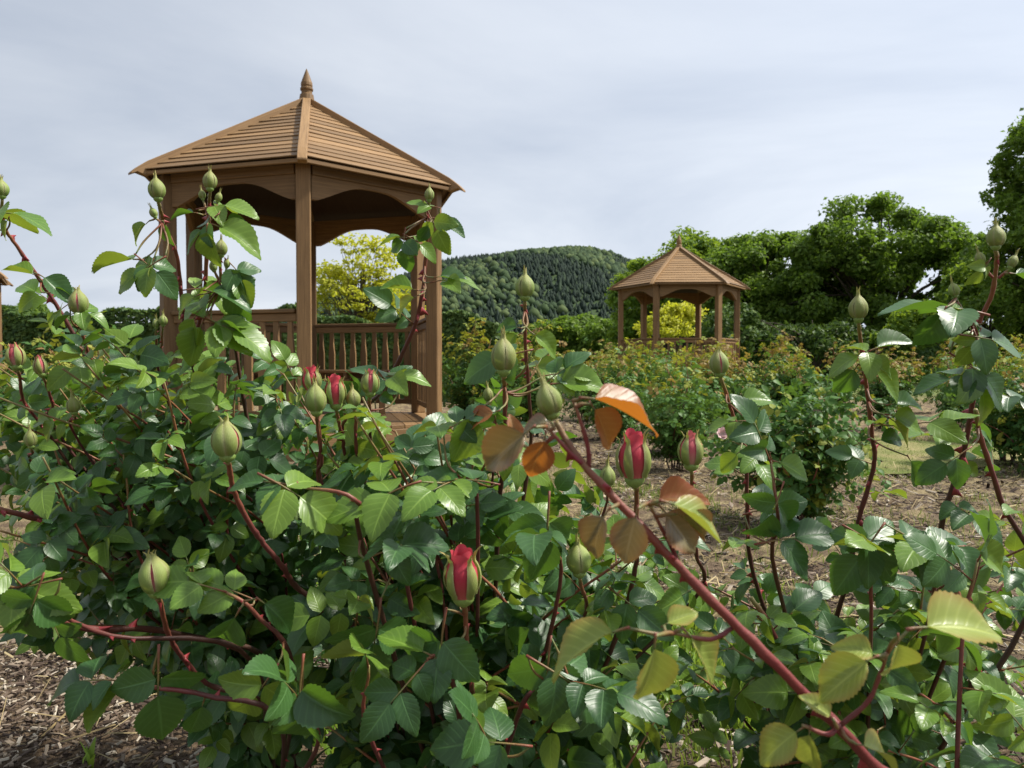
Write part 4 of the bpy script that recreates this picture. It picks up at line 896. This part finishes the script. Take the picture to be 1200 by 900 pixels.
# cluster of opening buds
for kind, bx, by, hw, st, d in (('red', 365, 446, 12, [(370, 475), (376, 520), (382, 580)], 1.06), ('green', 370, 470, 12.5, [(372, 498), (377, 540), (378, 582)], 1.0), ('red', 393, 461, 13.5, [(396, 490), (402, 515), (412, 560)], 1.02),
                              ('green', 414, 468, 8.5, [(417, 490), (418, 530), (430, 570)], 1.03), ('pink', 434, 450, 11, [(433, 472), (434, 500), (440, 540)], 1.10), ('small', 402, 470, 4, [(405, 490), (408, 530)], 1.1)):
    HP['k%d' % bx] = hero(bushB, kind, bx, by, hw, d, st, (.0021, .0028), d + .12, thorns=2)
HP['b15'] = hero(bushB, 'tip', 265, 518, 17, .86, [(268, 543), (276, 580), (300, 625), (330, 662), (352, 692), (420, 742)], (.0027, .0042), 1.1, thorns=7)
HP['b16'] = hero(bushA, 'tip', 181, 677, 17.5, .86, [(187, 705), (197, 742), (212, 768), (245, 802), (305, 822)], (.0027, .004), 1.15, thorns=5)
HP['b17'] = hero(bushB, 'red', 542, 678, 23, .80, [(545, 715), (548, 765), (553, 800), (553, 832), (548, 870)], (.0026, .0036), .95, thorns=4, axis=(-.04, -.1, 1))
HP['b18'] = hero(bushB, 'red', 743, 540, 21, .84, [(746, 575), (745, 620), (742, 680), (700, 800)], (.0027, .0034), 1.1, thorns=0)
HP['b19'] = hero(bushB, 'pink', 810, 530, 15.5, .90, [(811, 560), (810, 600), (816, 650), (815, 700)], (.0021, .0034), 1.2, thorns=4)
HP['b20'] = hero(bushB, 'green', 678, 657, 14.5, .92, [(682, 690), (687, 715), (670, 760)], (.0022, .003), 1.1, thorns=0)
hero(bushB, 'small', 712, 560, 9, 1.0, [(712, 580), (700, 620)], (.0016, .002), 1.1, True, 0)
# right bush
HP['r1'] = hero(bushC, 'tip', 843, 427, 11, 1.10, [(848, 452), (860, 490), (873, 530), (876, 600), (880, 660), (905, 735)], (.0023, .0042), 1.35, thorns=14, tsc=1.7)
HP['r2'] = hero(bushC, 'green', 1006, 363, 10.5, 1.08, [(1008, 395), (1014, 440), (1022, 510), (1024, 545), (1005, 615), (990, 690), (962, 790)], (.0024, .005), 1.35, thorns=18, tsc=1.7)
HP['r3'] = hero(bushC, 'green', 1167, 279, 10, 1.05, [(1168, 305), (1162, 345), (1145, 385), (1143, 430), (1138, 485), (1125, 545), (1106, 605), (1088, 700)], (.0026, .0055), 1.3, thorns=16, tsc=1.8)
for bx, by, hw, st in ((1149, 304, 5.5, (1163, 325)), (1186, 308, 5.5, (1170, 326)), (1118, 341, 6, (1140, 385))): hero(bushC, 'small', bx, by, hw, 1.05, [st], (.0014, .002), 1.06, False, 0)
HP['r4'] = cane(bushC, [Vector(bushC.location), at(1205, 720, 1.35), at(1172, 585, 1.25), at(1150, 515, 1.18), at(1143, 480, 1.14)], .0046, .003, thorns=6, tscale=1.6)
HP['r5'] = cane(bushC, [Vector(bushC.location), at(1118, 852, 1.2), at(1142, 770, 1.12), at(1128, 715, 1.1), at(1110, 660, 1.1)], .005, .0034, thorns=10, tscale=1.6)
HP['r6'] = cane(bushC, [Vector(bushC.location), at(945, 830, 1.2), at(905, 740, 1.15), at(880, 700, 1.15)], .005, .0034, thorns=8, tscale=1.6)
# left edge buds
HP['l1'] = hero(bushA, 'pink', 18, 419, 10.5, 1.15, [(23, 442), (28, 470), (50, 500), (78, 540)], (.0023, .003), 1.35)
HP['l2'] = hero(bushA, 'pink', 48, 431, 8, 1.2, [(54, 450), (62, 475), (70, 510)], (.002, .0028), 1.35)
hero(bushA, 'small', 86, 476, 7.5, 1.15, [(88, 490), (94, 520)], (.0018, .0024), 1.3)
hero(bushA, 'small', 36, 516, 7, 1.1, [(38, 530), (50, 560)], (.0018, .0024), 1.3)
hero(bushA, 'small', 191, 376, 5, 1.25, [(190, 400), (195, 450)], (.0016, .0022), 1.4)
hero(bushA, 'small', 183, 380, 4, 1.25, [(183, 400), (190, 450)], (.0016, .0022), 1.4)
# long low canes crossing at the left
cane(bushA, [at(-60, 655, 1.0), at(0, 683, 1.02), at(95, 735, 1.08), at(200, 741, 1.2), at(330, 790, 1.35), Vector(bushA.location)][::-1], .0045, .0042, thorns=12, tscale=1.5)
cane(bushA, [at(-40, 590, 1.1), at(5, 598, 1.12), at(70, 616, 1.2), at(150, 650, 1.4), Vector(bushA.location)][::-1], .0045, .0035, thorns=10, tscale=1.5)
# the thick red cane
heroP = cane(bushD, [Vector(bushD.location), at(1110, 1010, .66), at(1020, 893, .535), at(930, 800, .51), at(820, 690, .50), at(740, 605, .50), at(680, 540, .505), at(651, 494, .51)], .0047, .0021, M_hero, 13, 1.4, n=60)
bud(bushD, at(650, 492, .51), .0075, (-.30, 0, 1), 'small'); BUDS.append((641, 455, 14, .51))
for a in ((690, 548, 672, 470), (690, 548, 640, 500), (800, 672, 760, 590), (860, 735, 790, 742), (985, 850, 1040, 765), (985, 850, 940, 850)):
    A = at(a[0], a[1], .505); B = at(a[2], a[3], .5); cane(bushD, [A, A.lerp(B, .5) + Vector((.004, 0, -.006)), B], .0017, .0011, M_hero, 0, name='leaf_stalk')
MLEAF = []
def mleaf(bush, px, py, d, ang, ln, kind, toward=.4, tilt=0.0, var=None, fwd=0.0, droop=0.0):
    """a single leaflet with its stalk end at a photo place, its tip in the given direction, ln px long"""
    a = R(ang); ax = Vector((math.cos(a), fwd, math.sin(a))); nrm = Vector((tilt, -toward, 1 - toward * .5)) if abs(math.sin(a)) < .75 else Vector((tilt + rng.choice((-1, 1)) * rng.uniform(.15, .8), -1, rng.uniform(.1, .6)))
    p = at(px, py, d); sc_ = (ln / 900 * d) / .062
    if kind in ('mature1', 'young1') and rng.random() < (.8 if d < 1 else .42): kind = kind[:-1] + '3'; sc_ *= 1.05; p = p - ax.normalized() * .046 * sc_
    o = leaf_obj(bush, p, ax, nrm, kind, sc_, var); MLEAF.append((bush, p, ax.normalized(), o))
for a in ((678, 466, .495, -6, 94, 'bronze1', .35, 0), (690, 470, .50, -56, 60, 'bronze1', .9, .6), (628, 498, .49, 218, 84, 'olive1', .6, .3), (640, 505, .50, 258, 58, 'bronze1', .8, -.5), (604, 520, .52, 100, 30, 'bronze1', .5, .4),
          (650, 495, .5, 172, 40, 'olive1', .4, 0), (748, 592, .47, 256, 72, 'olive1', .9, .2), (716, 594, .485, 232, 70, 'olive1', .8, -.4), (772, 586, .48, -18, 92, 'lime1', .4, 0), (770, 590, .50, -46, 76, 'olive1', .9, .4), (760, 588, .5, 10, 62, 'bronze1', .25, 0), (790, 600, .49, -30, 50, 'olive1', .6, -.4),
          (738, 735, .49, 196, 104, 'lime1', .35, 0), (768, 742, .47, 268, 92, 'lime1', .9, 0), (798, 735, .50, -46, 84, 'lime1', .8, .4), (775, 735, .51, 30, 44, 'lime1', .4, 0),
          (1062, 738, .50, 8, 122, 'lime1', .3, 0), (1052, 742, .48, 276, 66, 'lime1', .9, .3), (1030, 768, .49, 208, 80, 'lime1', .6, .3), (1030, 770, .5, 150, 46, 'lime1', .4, 0),
          (945, 850, .5, 214, 70, 'lime1', .6, .3), (950, 850, .5, 262, 56, 'lime1', .9, -.3), (978, 845, .5, 130, 42, 'lime1', .6, 0), (1000, 872, .5, -6, 62, 'lime1', .5, 0)):
    mleaf(bushD, *a)
# leaves on the tall canes, photo places
for b, a in ((bushA, (12, 248, 1.25, 4, 56, 'young1', .2)), (bushA, (12, 250, 1.25, 240, 30, 'young1', .8)), (bushA, (45, 322, 1.3, 165, 36, 'young1', .3)), (bushA, (48, 325, 1.3, -30, 44, 'mature1', .4)), (bushA, (62, 352, 1.3, 215, 30, 'young1', .6)),
             (bushA, (62, 355, 1.3, 10, 40, 'mature1', .4)), (bushA, (98, 358, 1.2, -15, 30, 'young1', .5)), (bushA, (86, 360, 1.2, 200, 30, 'mature1', .5)),
             (bushA, (163, 318, 1.08, 172, 66, 'young1', .3)), (bushA, (175, 326, 1.06, 250, 36, 'young1', .9)), (bushA, (168, 326, 1.07, 215, 44, 'young1', .8)), (bushA, (172, 330, 1.07, -40, 42, 'mature1', .7)), (bushA, (198, 352, 1.1, 190, 36, 'young1', .6)), (bushA, (176, 258, 1.1, 220, 34, 'young1', .9)), (bushA, (192, 258, 1.1, 275, 26, 'mature1', .9)),
             (bushA, (246, 262, 1.14, -18, 62, 'young1', .4)), (bushA, (243, 262, 1.13, 262, 48, 'young1', .9)), (bushA, (232, 250, 1.15, 168, 30, 'mature1', .3)), (bushA, (262, 242, 1.16, 6, 42, 'young1', .3)), (bushA, (236, 268, 1.14, 220, 36, 'mature1', .7)), (bushA, (262, 258, 1.16, 15, 22, 'mature1', .4)),
             (bushA, (238, 340, 1.2, -10, 50, 'mature1', .5)), (bushA, (235, 345, 1.2, 200, 40, 'young1', .6)), (bushA, (240, 372, 1.2, -22, 66, 'young1', .5)), (bushA, (232, 365, 1.2, 240, 48, 'young1', .9)), (bushA, (265, 340, 1.22, -60, 44, 'mature1', .8)), (bushA, (283, 322, 1.22, -45, 36, 'mature1', .6)), (bushA, (277, 322, 1.22, -72, 36, 'young1', .9)), (bushA, (242, 390, 1.2, -5, 56, 'mature1', .5)), (bushA, (260, 405, 1.2, -25, 60, 'young1', .5)), (bushA, (226, 400, 1.2, 245, 50, 'young1', .8)),
             (bushB, (515, 262, 1.14, -12, 34, 'mature1', .5)), (bushB, (512, 266, 1.14, -62, 36, 'young1', .8)), (bushB, (498, 240, 1.15, 168, 24, 'young1', .4)), (bushB, (505, 262, 1.14, 240, 26, 'mature1', .8)), (bushB, (455, 296, 1.14, 172, 36, 'young1', .2)), (bushB, (452, 300, 1.13, 262, 32, 'mature1', .9)), (bushB, (464, 304, 1.14, -30, 30, 'young1', .6)), (bushB, (488, 348, 1.18, 170, 40, 'young1', .5)), (bushB, (488, 352, 1.18, 210, 34, 'lime1', .7)),
             (bushB, (520, 342, 1.15, 8, 40, 'mature1', .4)), (bushB, (540, 340, 1.15, 10, 38, 'young1', .4)), (bushB, (470, 432, 1.2, 10, 40, 'young1', .5)), (bushB, (462, 430, 1.2, 150, 40, 'mature1', .5)),
             (bushB, (620, 388, 1.02, -30, 42, 'young1', .5)), (bushB, (612, 385, 1.02, 165, 32, 'mature1', .6)), (bushB, (612, 390, 1.02, 205, 32, 'young1', .6)), (bushB, (586, 420, .95, 195, 52, 'mature1', .7)), (bushB, (660, 432, 1.0, 40, 38, 'mature1', .7)), (bushB, (665, 436, 1.0, 10, 40, 'young1', .6)), (bushB, (690, 442, 1.0, 8, 66, 'young1', .5)), (bushB, (545, 492, .92, 30, 40, 'mature1', .8)), (bushB, (560, 480, .92, 240, 60, 'young1', .9)), (bushB, (585, 490, .9, 200, 44, 'bronze1', .7)),
             (bushC, (1006, 415, 1.08, 195, 44, 'young1', .4)), (bushC, (1010, 420, 1.08, -35, 40, 'young1', .6)), (bushC, (1018, 412, 1.08, 25, 56, 'mature1', .3)), (bushC, (1018, 430, 1.1, -30, 58, 'young1', .5)), (bushC, (1006, 428, 1.08, 232, 44, 'mature1', .8)), (bushC, (1028, 535, 1.1, 10, 40, 'mature1', .7)), (bushC, (1062, 505, 1.05, -8, 56, 'young1', .5)), (bushC, (1070, 512, 1.05, -38, 50, 'lime1', .7)), (bushC, (1068, 500, 1.05, 12, 50, 'mature1', .4)), (bushC, (1105, 558, 1.1, 215, 46, 'mature1', .8)), (bushC, (1108, 552, 1.1, -58, 44, 'mature1', .9)),
             (bushC, (1105, 358, 1.02, 168, 72, 'mature1', .35)), (bushC, (1108, 360, 1.0, 238, 56, 'mature1', .95)), (bushC, (1108, 360, 1.02, 0, 34, 'young1', .5)), (bushC, (1140, 405, 1.03, 245, 30, 'young1', .7)), (bushC, (1158, 425, 1.0, -10, 56, 'mature1', .8)), (bushC, (1150, 440, 1.05, -35, 60, 'mature1', .7)), (bushC, (1150, 450, 1.05, -60, 54, 'young1', .9)), (bushC, (1122, 470, 1.06, 190, 46, 'mature1', .5)), (bushC, (1182, 320, 1.04, -8, 40, 'mature1', .2)), (bushC, (1152, 318, 1.04, 240, 24, 'young1', .8)), (bushC, (1145, 505, 1.08, 10, 56, 'young1', .3)),
             (bushC, (862, 472, 1.1, 20, 44, 'young1', .4)), (bushC, (860, 500, 1.1, 185, 30, 'young1', .5)), (bushC, (876, 565, 1.12, 15, 46, 'mature1', .8)), (bushC, (872, 545, 1.12, 215, 34, 'young1', .7))):
    mleaf(b, *a)

for k_, P_ in HP.items():
    b_ = bushA if k_ in ('c1', 'c2', 'c3', 'c4', 'c5', 'l1', 'l2', 'b16') else bushC if k_[0] == 'r' else bushB
    leaves_on(b_, P_, .42, .86 if k_[0] in 'ckr' else .7, .075, lambda fr: Y_ if rng.random() < .25 + .5 * (fr > .65) else G, .82, True)
for b_, a in ((bushA, (185, 812, .84, 268, 74, 'mature1', .9)), (bushA, (150, 800, .85, 222, 66, 'young1', .7)), (bushA, (352, 826, .80, 266, 78, 'mature1', .9)), (bushA, (282, 712, .85, 240, 70, 'mature1', .9)), (bushA, (300, 700, .86, -35, 62, 'mature1', .8)), (bushA, (262, 690, .88, 160, 52, 'young1', .5)),
              (bushA, (36, 716, .85, 250, 62, 'mature1', .9)), (bushA, (28, 690, .86, 195, 60, 'mature1', .8)), (bushA, (34, 692, .86, -12, 60, 'young1', .7)), (bushA, (70, 745, .9, -70, 48, 'mature1', .9)), (bushA, (300, 815, .86, 235, 60, 'young1', .9)), (bushA, (240, 818, .88, 250, 50, 'mature1', .9)),
              (bushB, (640, 800, .84, 264, 72, 'mature1', .9)), (bushB, (668, 800, .83, -32, 78, 'mature1', .8)), (bushB, (640, 628, .9, 266, 68, 'mature1', .9)), (bushB, (500, 778, .82, 215, 62, 'mature1', .8)), (bushB, (508, 770, .82, 150, 70, 'young1', .5)), (bushB, (515, 770, .82, 262, 76, 'mature1', .9)), (bushB, (430, 775, .88, 262, 70, 'mature1', .9)),
              (bushB, (570, 870, .78, 175, 70, 'mature1', .7)), (bushB, (420, 585, .85, 200, 74, 'young1', .4)), (bushB, (350, 580, .86, -28, 70, 'young1', .6)), (bushB, (345, 560, .88, 245, 44, 'lime1', .8)), (bushB, (540, 560, .9, 170, 60, 'mature1', .5)), (bushB, (470, 640, .9, 20, 60, 'mature1', .8)),
              (bushC, (905, 600, 1.0, 250, 50, 'mature1', .9)), (bushC, (905, 540, 1.02, -10, 50, 'young1', .5)), (bushC, (930, 630, 1.0, 10, 60, 'mature1', .8)), (bushC, (1010, 650, .95, 235, 60, 'mature1', .9)), (bushC, (1030, 640, .95, -30, 64, 'mature1', .8)), (bushC, (1085, 640, .95, 10, 62, 'mature1', .7)), (bushC, (1075, 645, .95, 190, 50, 'mature1', .7)), (bushC, (1130, 640, .95, -20, 66, 'young1', .6))):
    mleaf(b_, *a)
# short leafy side canes under the big near leaves
def tip_leaf(b_, P, s_, kind=Y_):
    t = Vector(P[-1] - P[-3]).normalized(); leaf_obj(b_, Vector(P[-1]) - t * .004, t + Vector((rng.gauss(0, .3), -.3, rng.uniform(-.4, .1))), Vector((rng.gauss(0, .3), -.5, .9)), kind, s_)
def side(b_, *pts):
    P = cane(b_, [Vector(b_.location)] + [at(*p) for p in pts], .0034, .0016, thorns=4, tscale=1.4); tip_leaf(b_, P, .9, rng.choice((Y_, G))); CANEPTS[b_.name][-1] = P
side(bushA, (345, 800, .98), (300, 720, .88), (262, 692, .87)); side(bushA, (330, 850, .92), (240, 815, .86), (182, 806, .84), (152, 798, .85)); side(bushA, (300, 780, 1.1), (130, 745, .93), (60, 712, .87), (26, 688, .86)); side(bushA, (370, 880, .9), (352, 826, .81))
side(bushB, (600, 860, .9), (636, 805, .85), (668, 798, .83)); side(bushB, (440, 880, .95), (432, 780, .88)); side(bushB, (540, 850, .9), (515, 775, .83), (500, 772, .82)); side(bushB, (650, 720, 1.0), (640, 630, .9)); side(bushB, (430, 660, .95), (418, 588, .86), (350, 570, .87)); side(bushB, (575, 930, .85), (570, 868, .78)); side(bushB, (480, 700, 1.0), (470, 640, .91)); side(bushB, (560, 620, 1.0), (540, 560, .91))
side(bushC, (915, 700, 1.1), (912, 610, 1.02), (903, 540, 1.02)); side(bushC, (1020, 760, 1.05), (1020, 650, .96)); side(bushC, (1090, 720, 1.05), (1080, 642, .95)); side(bushC, (1135, 700, 1.05), (1130, 640, .95))
# random leafy shoots that fill the bushes: targets over the picture's foliage, at real depths
TOPX = [0, 60, 150, 200, 300, 340, 380, 440, 455, 515, 530, 560, 600, 640, 680, 720, 780, 850, 950, 1050, 1120, 1210]
TOPY = [400, 390, 394, 400, 400, 418, 440, 462, 500, 500, 470, 445, 458, 486, 536, 590, 650, 690, 700, 675, 650, 620]
topf = lambda px: float(np.interp(px, TOPX, TOPY))
def botf(px): return float(np.interp(px, [-60, 0, 100, 180, 240, 300, 1300], [735, 750, 765, 785, 850, 960, 960]))
def pruneA(p):
    px, py, d = proj(p)
    return py < topf(px) - 6 or py > botf(px)
def kindsA(fr):
    u = rng.random()
    if fr > .9: return Y_ if u < .5 else G
    if fr > .7: return Y_ if u < .22 else G
    return Y_ if u < .08 else G
def fill(bush, n, x0, x1, d0, d1, size, step=.05, inner=0, cap=290, t0=.35):
    outd = {}
    for q in range(n + inner):
        px = rng.uniform(x0, x1); tp, bt = topf(px) + 4, min(botf(px), 940)
        py = tp + (bt - tp) * rng.random() ** 1.25; d = rng.uniform(d0, d1); inn = q >= n
        if inn: d = rng.uniform(d1 - .12, d1 + .22); py = max(py, tp + 30)
        tgt = at(px, py, d)
        bl = Vector(bush.location) + Vector((rng.uniform(-.07, .07), rng.uniform(-.07, .07), -.02))
        P = shoot_path(bl, tgt)
        if inn:
            leaves_on(bush, catmull([list(p) for p in P], 16), .25, .98, step * 1.1, kindsA, size * 1.0, True, outd, prune=pruneA)
        else:
            have = sum(1 for c in bush.children if c.name.split('.')[0] == 'leaf')
            Pc = cane(bush, P, .0034, .0014, thorns=3, tscale=1.4)
            if not blocked(Pc[-1]) and not pruneA(Pc[-1]): tip_leaf(bush, Pc, size * .8, Y_ if rng.random() < .5 else G)
            if have < cap: leaves_on(bush, Pc, t0, .99, step, kindsA, size, True, None, prune=pruneA)
            else: leaves_on(bush, Pc, t0, .99, step, kindsA, size, True, outd, prune=pruneA)
    for k, Ms in outd.items(): stuff_leaves(bush, 'inner_leaves' if k == G else 'inner_young_leaves', Ms, LM[k], LOWA)
fill(bushA, 52, -70, 345, 1.05, 1.75, .80, .040, 76, t0=.28)
fill(bushB, 60, 320, 790, .92, 1.45, .86, .041, 80, t0=.28)
fill(bushC, 34, 780, 1230, 1.0, 1.5, .86, .052, 12, t0=.32)
fill(bushD, 4, 1120, 1260, .8, .95, 1.0, .06, 0)

# stalks that join the hand-placed leaves to the nearest cane
PTS = {k: np.vstack(v) for k, v in CANEPTS.items()}
for b_, p, ax, ob in MLEAF:
    q = PTS[b_.name]; v = np.array(p); d_ = np.linalg.norm(q - v, axis=1) + .5 * np.maximum(0, (q - v) @ np.array(ax)); k = int(d_.argmin()); e = Vector(q[k])
    L = (e - p).length
    if L > .065: p2 = e + (p - e) * (.06 / L); ob.location = ob.location + (p2 - p); p = p2; L = .06
    if L < .004: continue
    cane(b_, [e, e.lerp(p, .5) - ax * .10 * L + Vector((0, 0, -.1 * L)), p + ax * .002], .0015, .0010, M_petiole, 0, name='leaf_stalk', n=8)

# ------------------------------------------------------------------ rose rows behind
def far_bush_parts(seed, H, Wd, nsh, step, src, size=1.0, nyoung=.3, bronze=.5, tag_=''):
    """returns list of (name, mesh, stuff?) in local coordinates"""
    tmp = empty('rose_bush', (0, 0, 0)); outd = {}; canes = []
    for q in range(nsh):
        a = rng.uniform(0, 6.28); rr = Wd / 2 * rng.random() ** .55; h = H * (1 - .35 * (rr / (Wd / 2)) ** 2) * rng.uniform(.62, 1.08)
        if rng.random() < .3: h *= .55
        P = shoot_path((rng.uniform(-.06, .06), rng.uniform(-.06, .06), -.03), (rr * math.cos(a), rr * math.sin(a), h), .05)
        Pc = catmull([list(p) for p in P], 14)
        if q < 9: canes.append(MB().add(*tube(Pc, np.linspace(.008, .002, 14), 5)).mesh('cane', [M_cane], True))
        def kf(fr, h=h):
            hh = h * fr / H; u = rng.random()
            if fr > .72 and hh > .62 and u < nyoung * 2.2: return Bz if rng.random() < bronze else Y_
            if u < nyoung * .18: return Y_
            return G
        leaves_on(tmp, Pc, .25, 1.0, step, kf, size, False, outd)
    res = [('cane', m, False) for m in canes]
    for k, nm in ((G, 'foliage'), (Y_, 'new_growth'), (Bz, 'bronze_growth')):
        if k in outd:
            mb_ = MB(); Ms = np.array(outd[k]); pi_ = nr.integers(0, len(src), len(Ms))
            for q, (V0, F0, U0) in enumerate(src):
                if (pi_ == q).any(): mb_.add(*stamp(V0, F0, Ms[pi_ == q], U0))
            res.append((nm, mb_.mesh(nm, [LMF[k]], True), True))
    bpy.data.objects.remove(tmp); return res
FAR = [far_bush_parts(0, 1.25, 1.15, 62, .06, VLOWA, 1.0, .34, .35), far_bush_parts(1, 1.2, 1.2, 62, .06, VLOWA, 1.0, .45, .62), far_bush_parts(2, 1.15, 1.1, 58, .06, VLOWA, 1.0, .16, .3), far_bush_parts(3, 1.3, 1.2, 62, .06, VLOWA, 1.0, .5, .2)]
def place_far(x, y, v, s, sz, label, group):
    o = rose((x, y), label, group); o.rotation_euler = (0, 0, rng.uniform(0, 6.28)); o.scale = (s, s, sz)
    for nm, me, st in FAR[v]:
        c = link(nm, me, o)
        if st: c['kind'] = 'stuff'
    return o
LOOK = ('pale green tipped', 'bronze tipped', 'dark green', 'yellow tipped')
def row(x0, x1, y0, y1, step, vs, s, label, group, sz=None):
    L = math.hypot(x1 - x0, y1 - y0); n = max(1, int(L / step))
    for k in range(n + 1):
        f = k / max(1, n); place_far(x0 + (x1 - x0) * f + rng.gauss(0, .12), y0 + (y1 - y0) * f + rng.gauss(0, .12), (v := rng.choice(vs)), s * rng.uniform(.9, 1.1), (sz or s) * rng.uniform(.9, 1.1), LOOK[v] + ' rose bush ' + label, group)
row(-.55, 1.1, 9.0, 9.6, .8, (0, 3), 1.05, 'in the short row beside the large gazebo', 'rose bushes beside the large gazebo', 1.1)
row(.2, 2.1, 12.2, 12.6, .95, (1, 1, 3), 1.0, 'in front of the smaller gazebo railing', 'rose bushes in front of the smaller gazebo', 1.0)
row(5.0, 10.8, 14.2, 14.6, 1.0, (1, 3), 1.05, 'in the row below the big trees', 'rose bushes in the row below the big trees', 1.05)
row(3.0, 9.5, 10.6, 11.4, 1.0, (0, 1, 2), 1.0, 'across the grass path', 'rose bushes across the grass path', .98)
row(-4.2, 2.6, 20, 20, 1.1, (0, 3), 1.1, 'in the last row before the hill trees', 'rose bushes in the last row', 1.15)
row(-9.5, -4.0, 9.5, 9.0, 1.0, (0, 3, 2), 1.0, 'in the row toward the clipped hedge', 'rose bushes toward the clipped hedge', .98)
row(-4.6, -3.2, 5.4, 5.6, .9, (2, 0), .95, 'at the rear side of the large gazebo railing', 'rose bushes at the large gazebo', .92)
row(1.6, 4.6, 13.0, 13.4, .85, (1, 0, 3), 1.0, 'in the row along the smaller gazebo', 'rose bushes along the smaller gazebo', 1.0)
row(2.0, 4.0, 10.6, 10.9, .8, (2, 0, 1), 1.05, 'behind the bush with the faded pink bloom', 'rose bushes behind the faded pink bloom', 1.05)
row(5.8, 9.6, 9.0, 9.6, .85, (2, 0, 1), 1.1, 'at the far edge of the grass path', 'rose bushes along the far edge of the path', 1.1)
place_far(4.5, 6.5, 0, 1.0, .95, 'paler tipped rose bush on the near side of the path by the tall tree', None)
place_far(1.42, 6.6, 2, .95, .88, 'low dark rose bush between the faded pink bloom bush and the large gazebo', None)
place_far(1.25, 9.2, 2, .9, .85, 'dark green rose bush alone on the bare mulch', None)
place_far(1.75, 7.9, 2, 1.05, .95, 'dark green rose bush next to the bush with the faded pink bloom', None)
place_far(4.55, 7.0, 2, 1.05, .95, 'dark rose bush near the tall green tree with bare lower stems', None)
place_far(2.5, 9.9, 1, 1.0, 1.0, 'bronze and red tipped rose bush behind the grass path', None)
# the dark bush in the middle distance, with its leaves one by one
bushM = rose((1.66, 4.45), 'rounded dark green rose bush with a faded pink bloom on bare mulch')
outd = {}
for q in range(96):
    a = rng.uniform(0, 6.28); rr = .50 * rng.random() ** .5; h = .95 * (1 - .3 * (rr / .50) ** 2) * rng.uniform(.5, 1.05)
    P = shoot_path(Vector(bushM.location) + Vector((rng.uniform(-.06, .06), rng.uniform(-.06, .06), -.02)), Vector(bushM.location) + Vector((rr * math.cos(a), rr * math.sin(a), h)), .04)
    front = math.sin(a) < .2
    Pc = cane(bushM, P, .006, .002, thorns=0) if q < 26 else catmull([list(p) for p in P], 16)
    have = sum(1 for c in bushM.children if c.name.split('.')[0] == 'leaf')
    leaves_on(bushM, Pc, .22, .99, .05, lambda fr: ('midyoung' if rng.random() < .12 else 'mid'), .92, False, None if (front and have < 290) else outd)
for k, Ms in outd.items(): stuff_leaves(bushM, 'inner_leaves' if k == 'mid' else 'inner_young_leaves', Ms, LMF[G if k == 'mid' else Y_], LOWA)
fl = empty('flower', (0, 0, 0)); fl.parent = bushM; fl.location = at(847, 509, 4.15) - bushM.location; fl.rotation_euler = (R(60), 0, 0)
for q in range(9):
    V, F, U = leaflet(.04, .045, 6, .3, -.3, .02, 0, 2); link('petal', mesh_np('petal', put(V, Vector((0, 0, 0)), q * .75, R(10 + 25 * (q > 4)), 0), F, [M_petal_pale], U), fl)
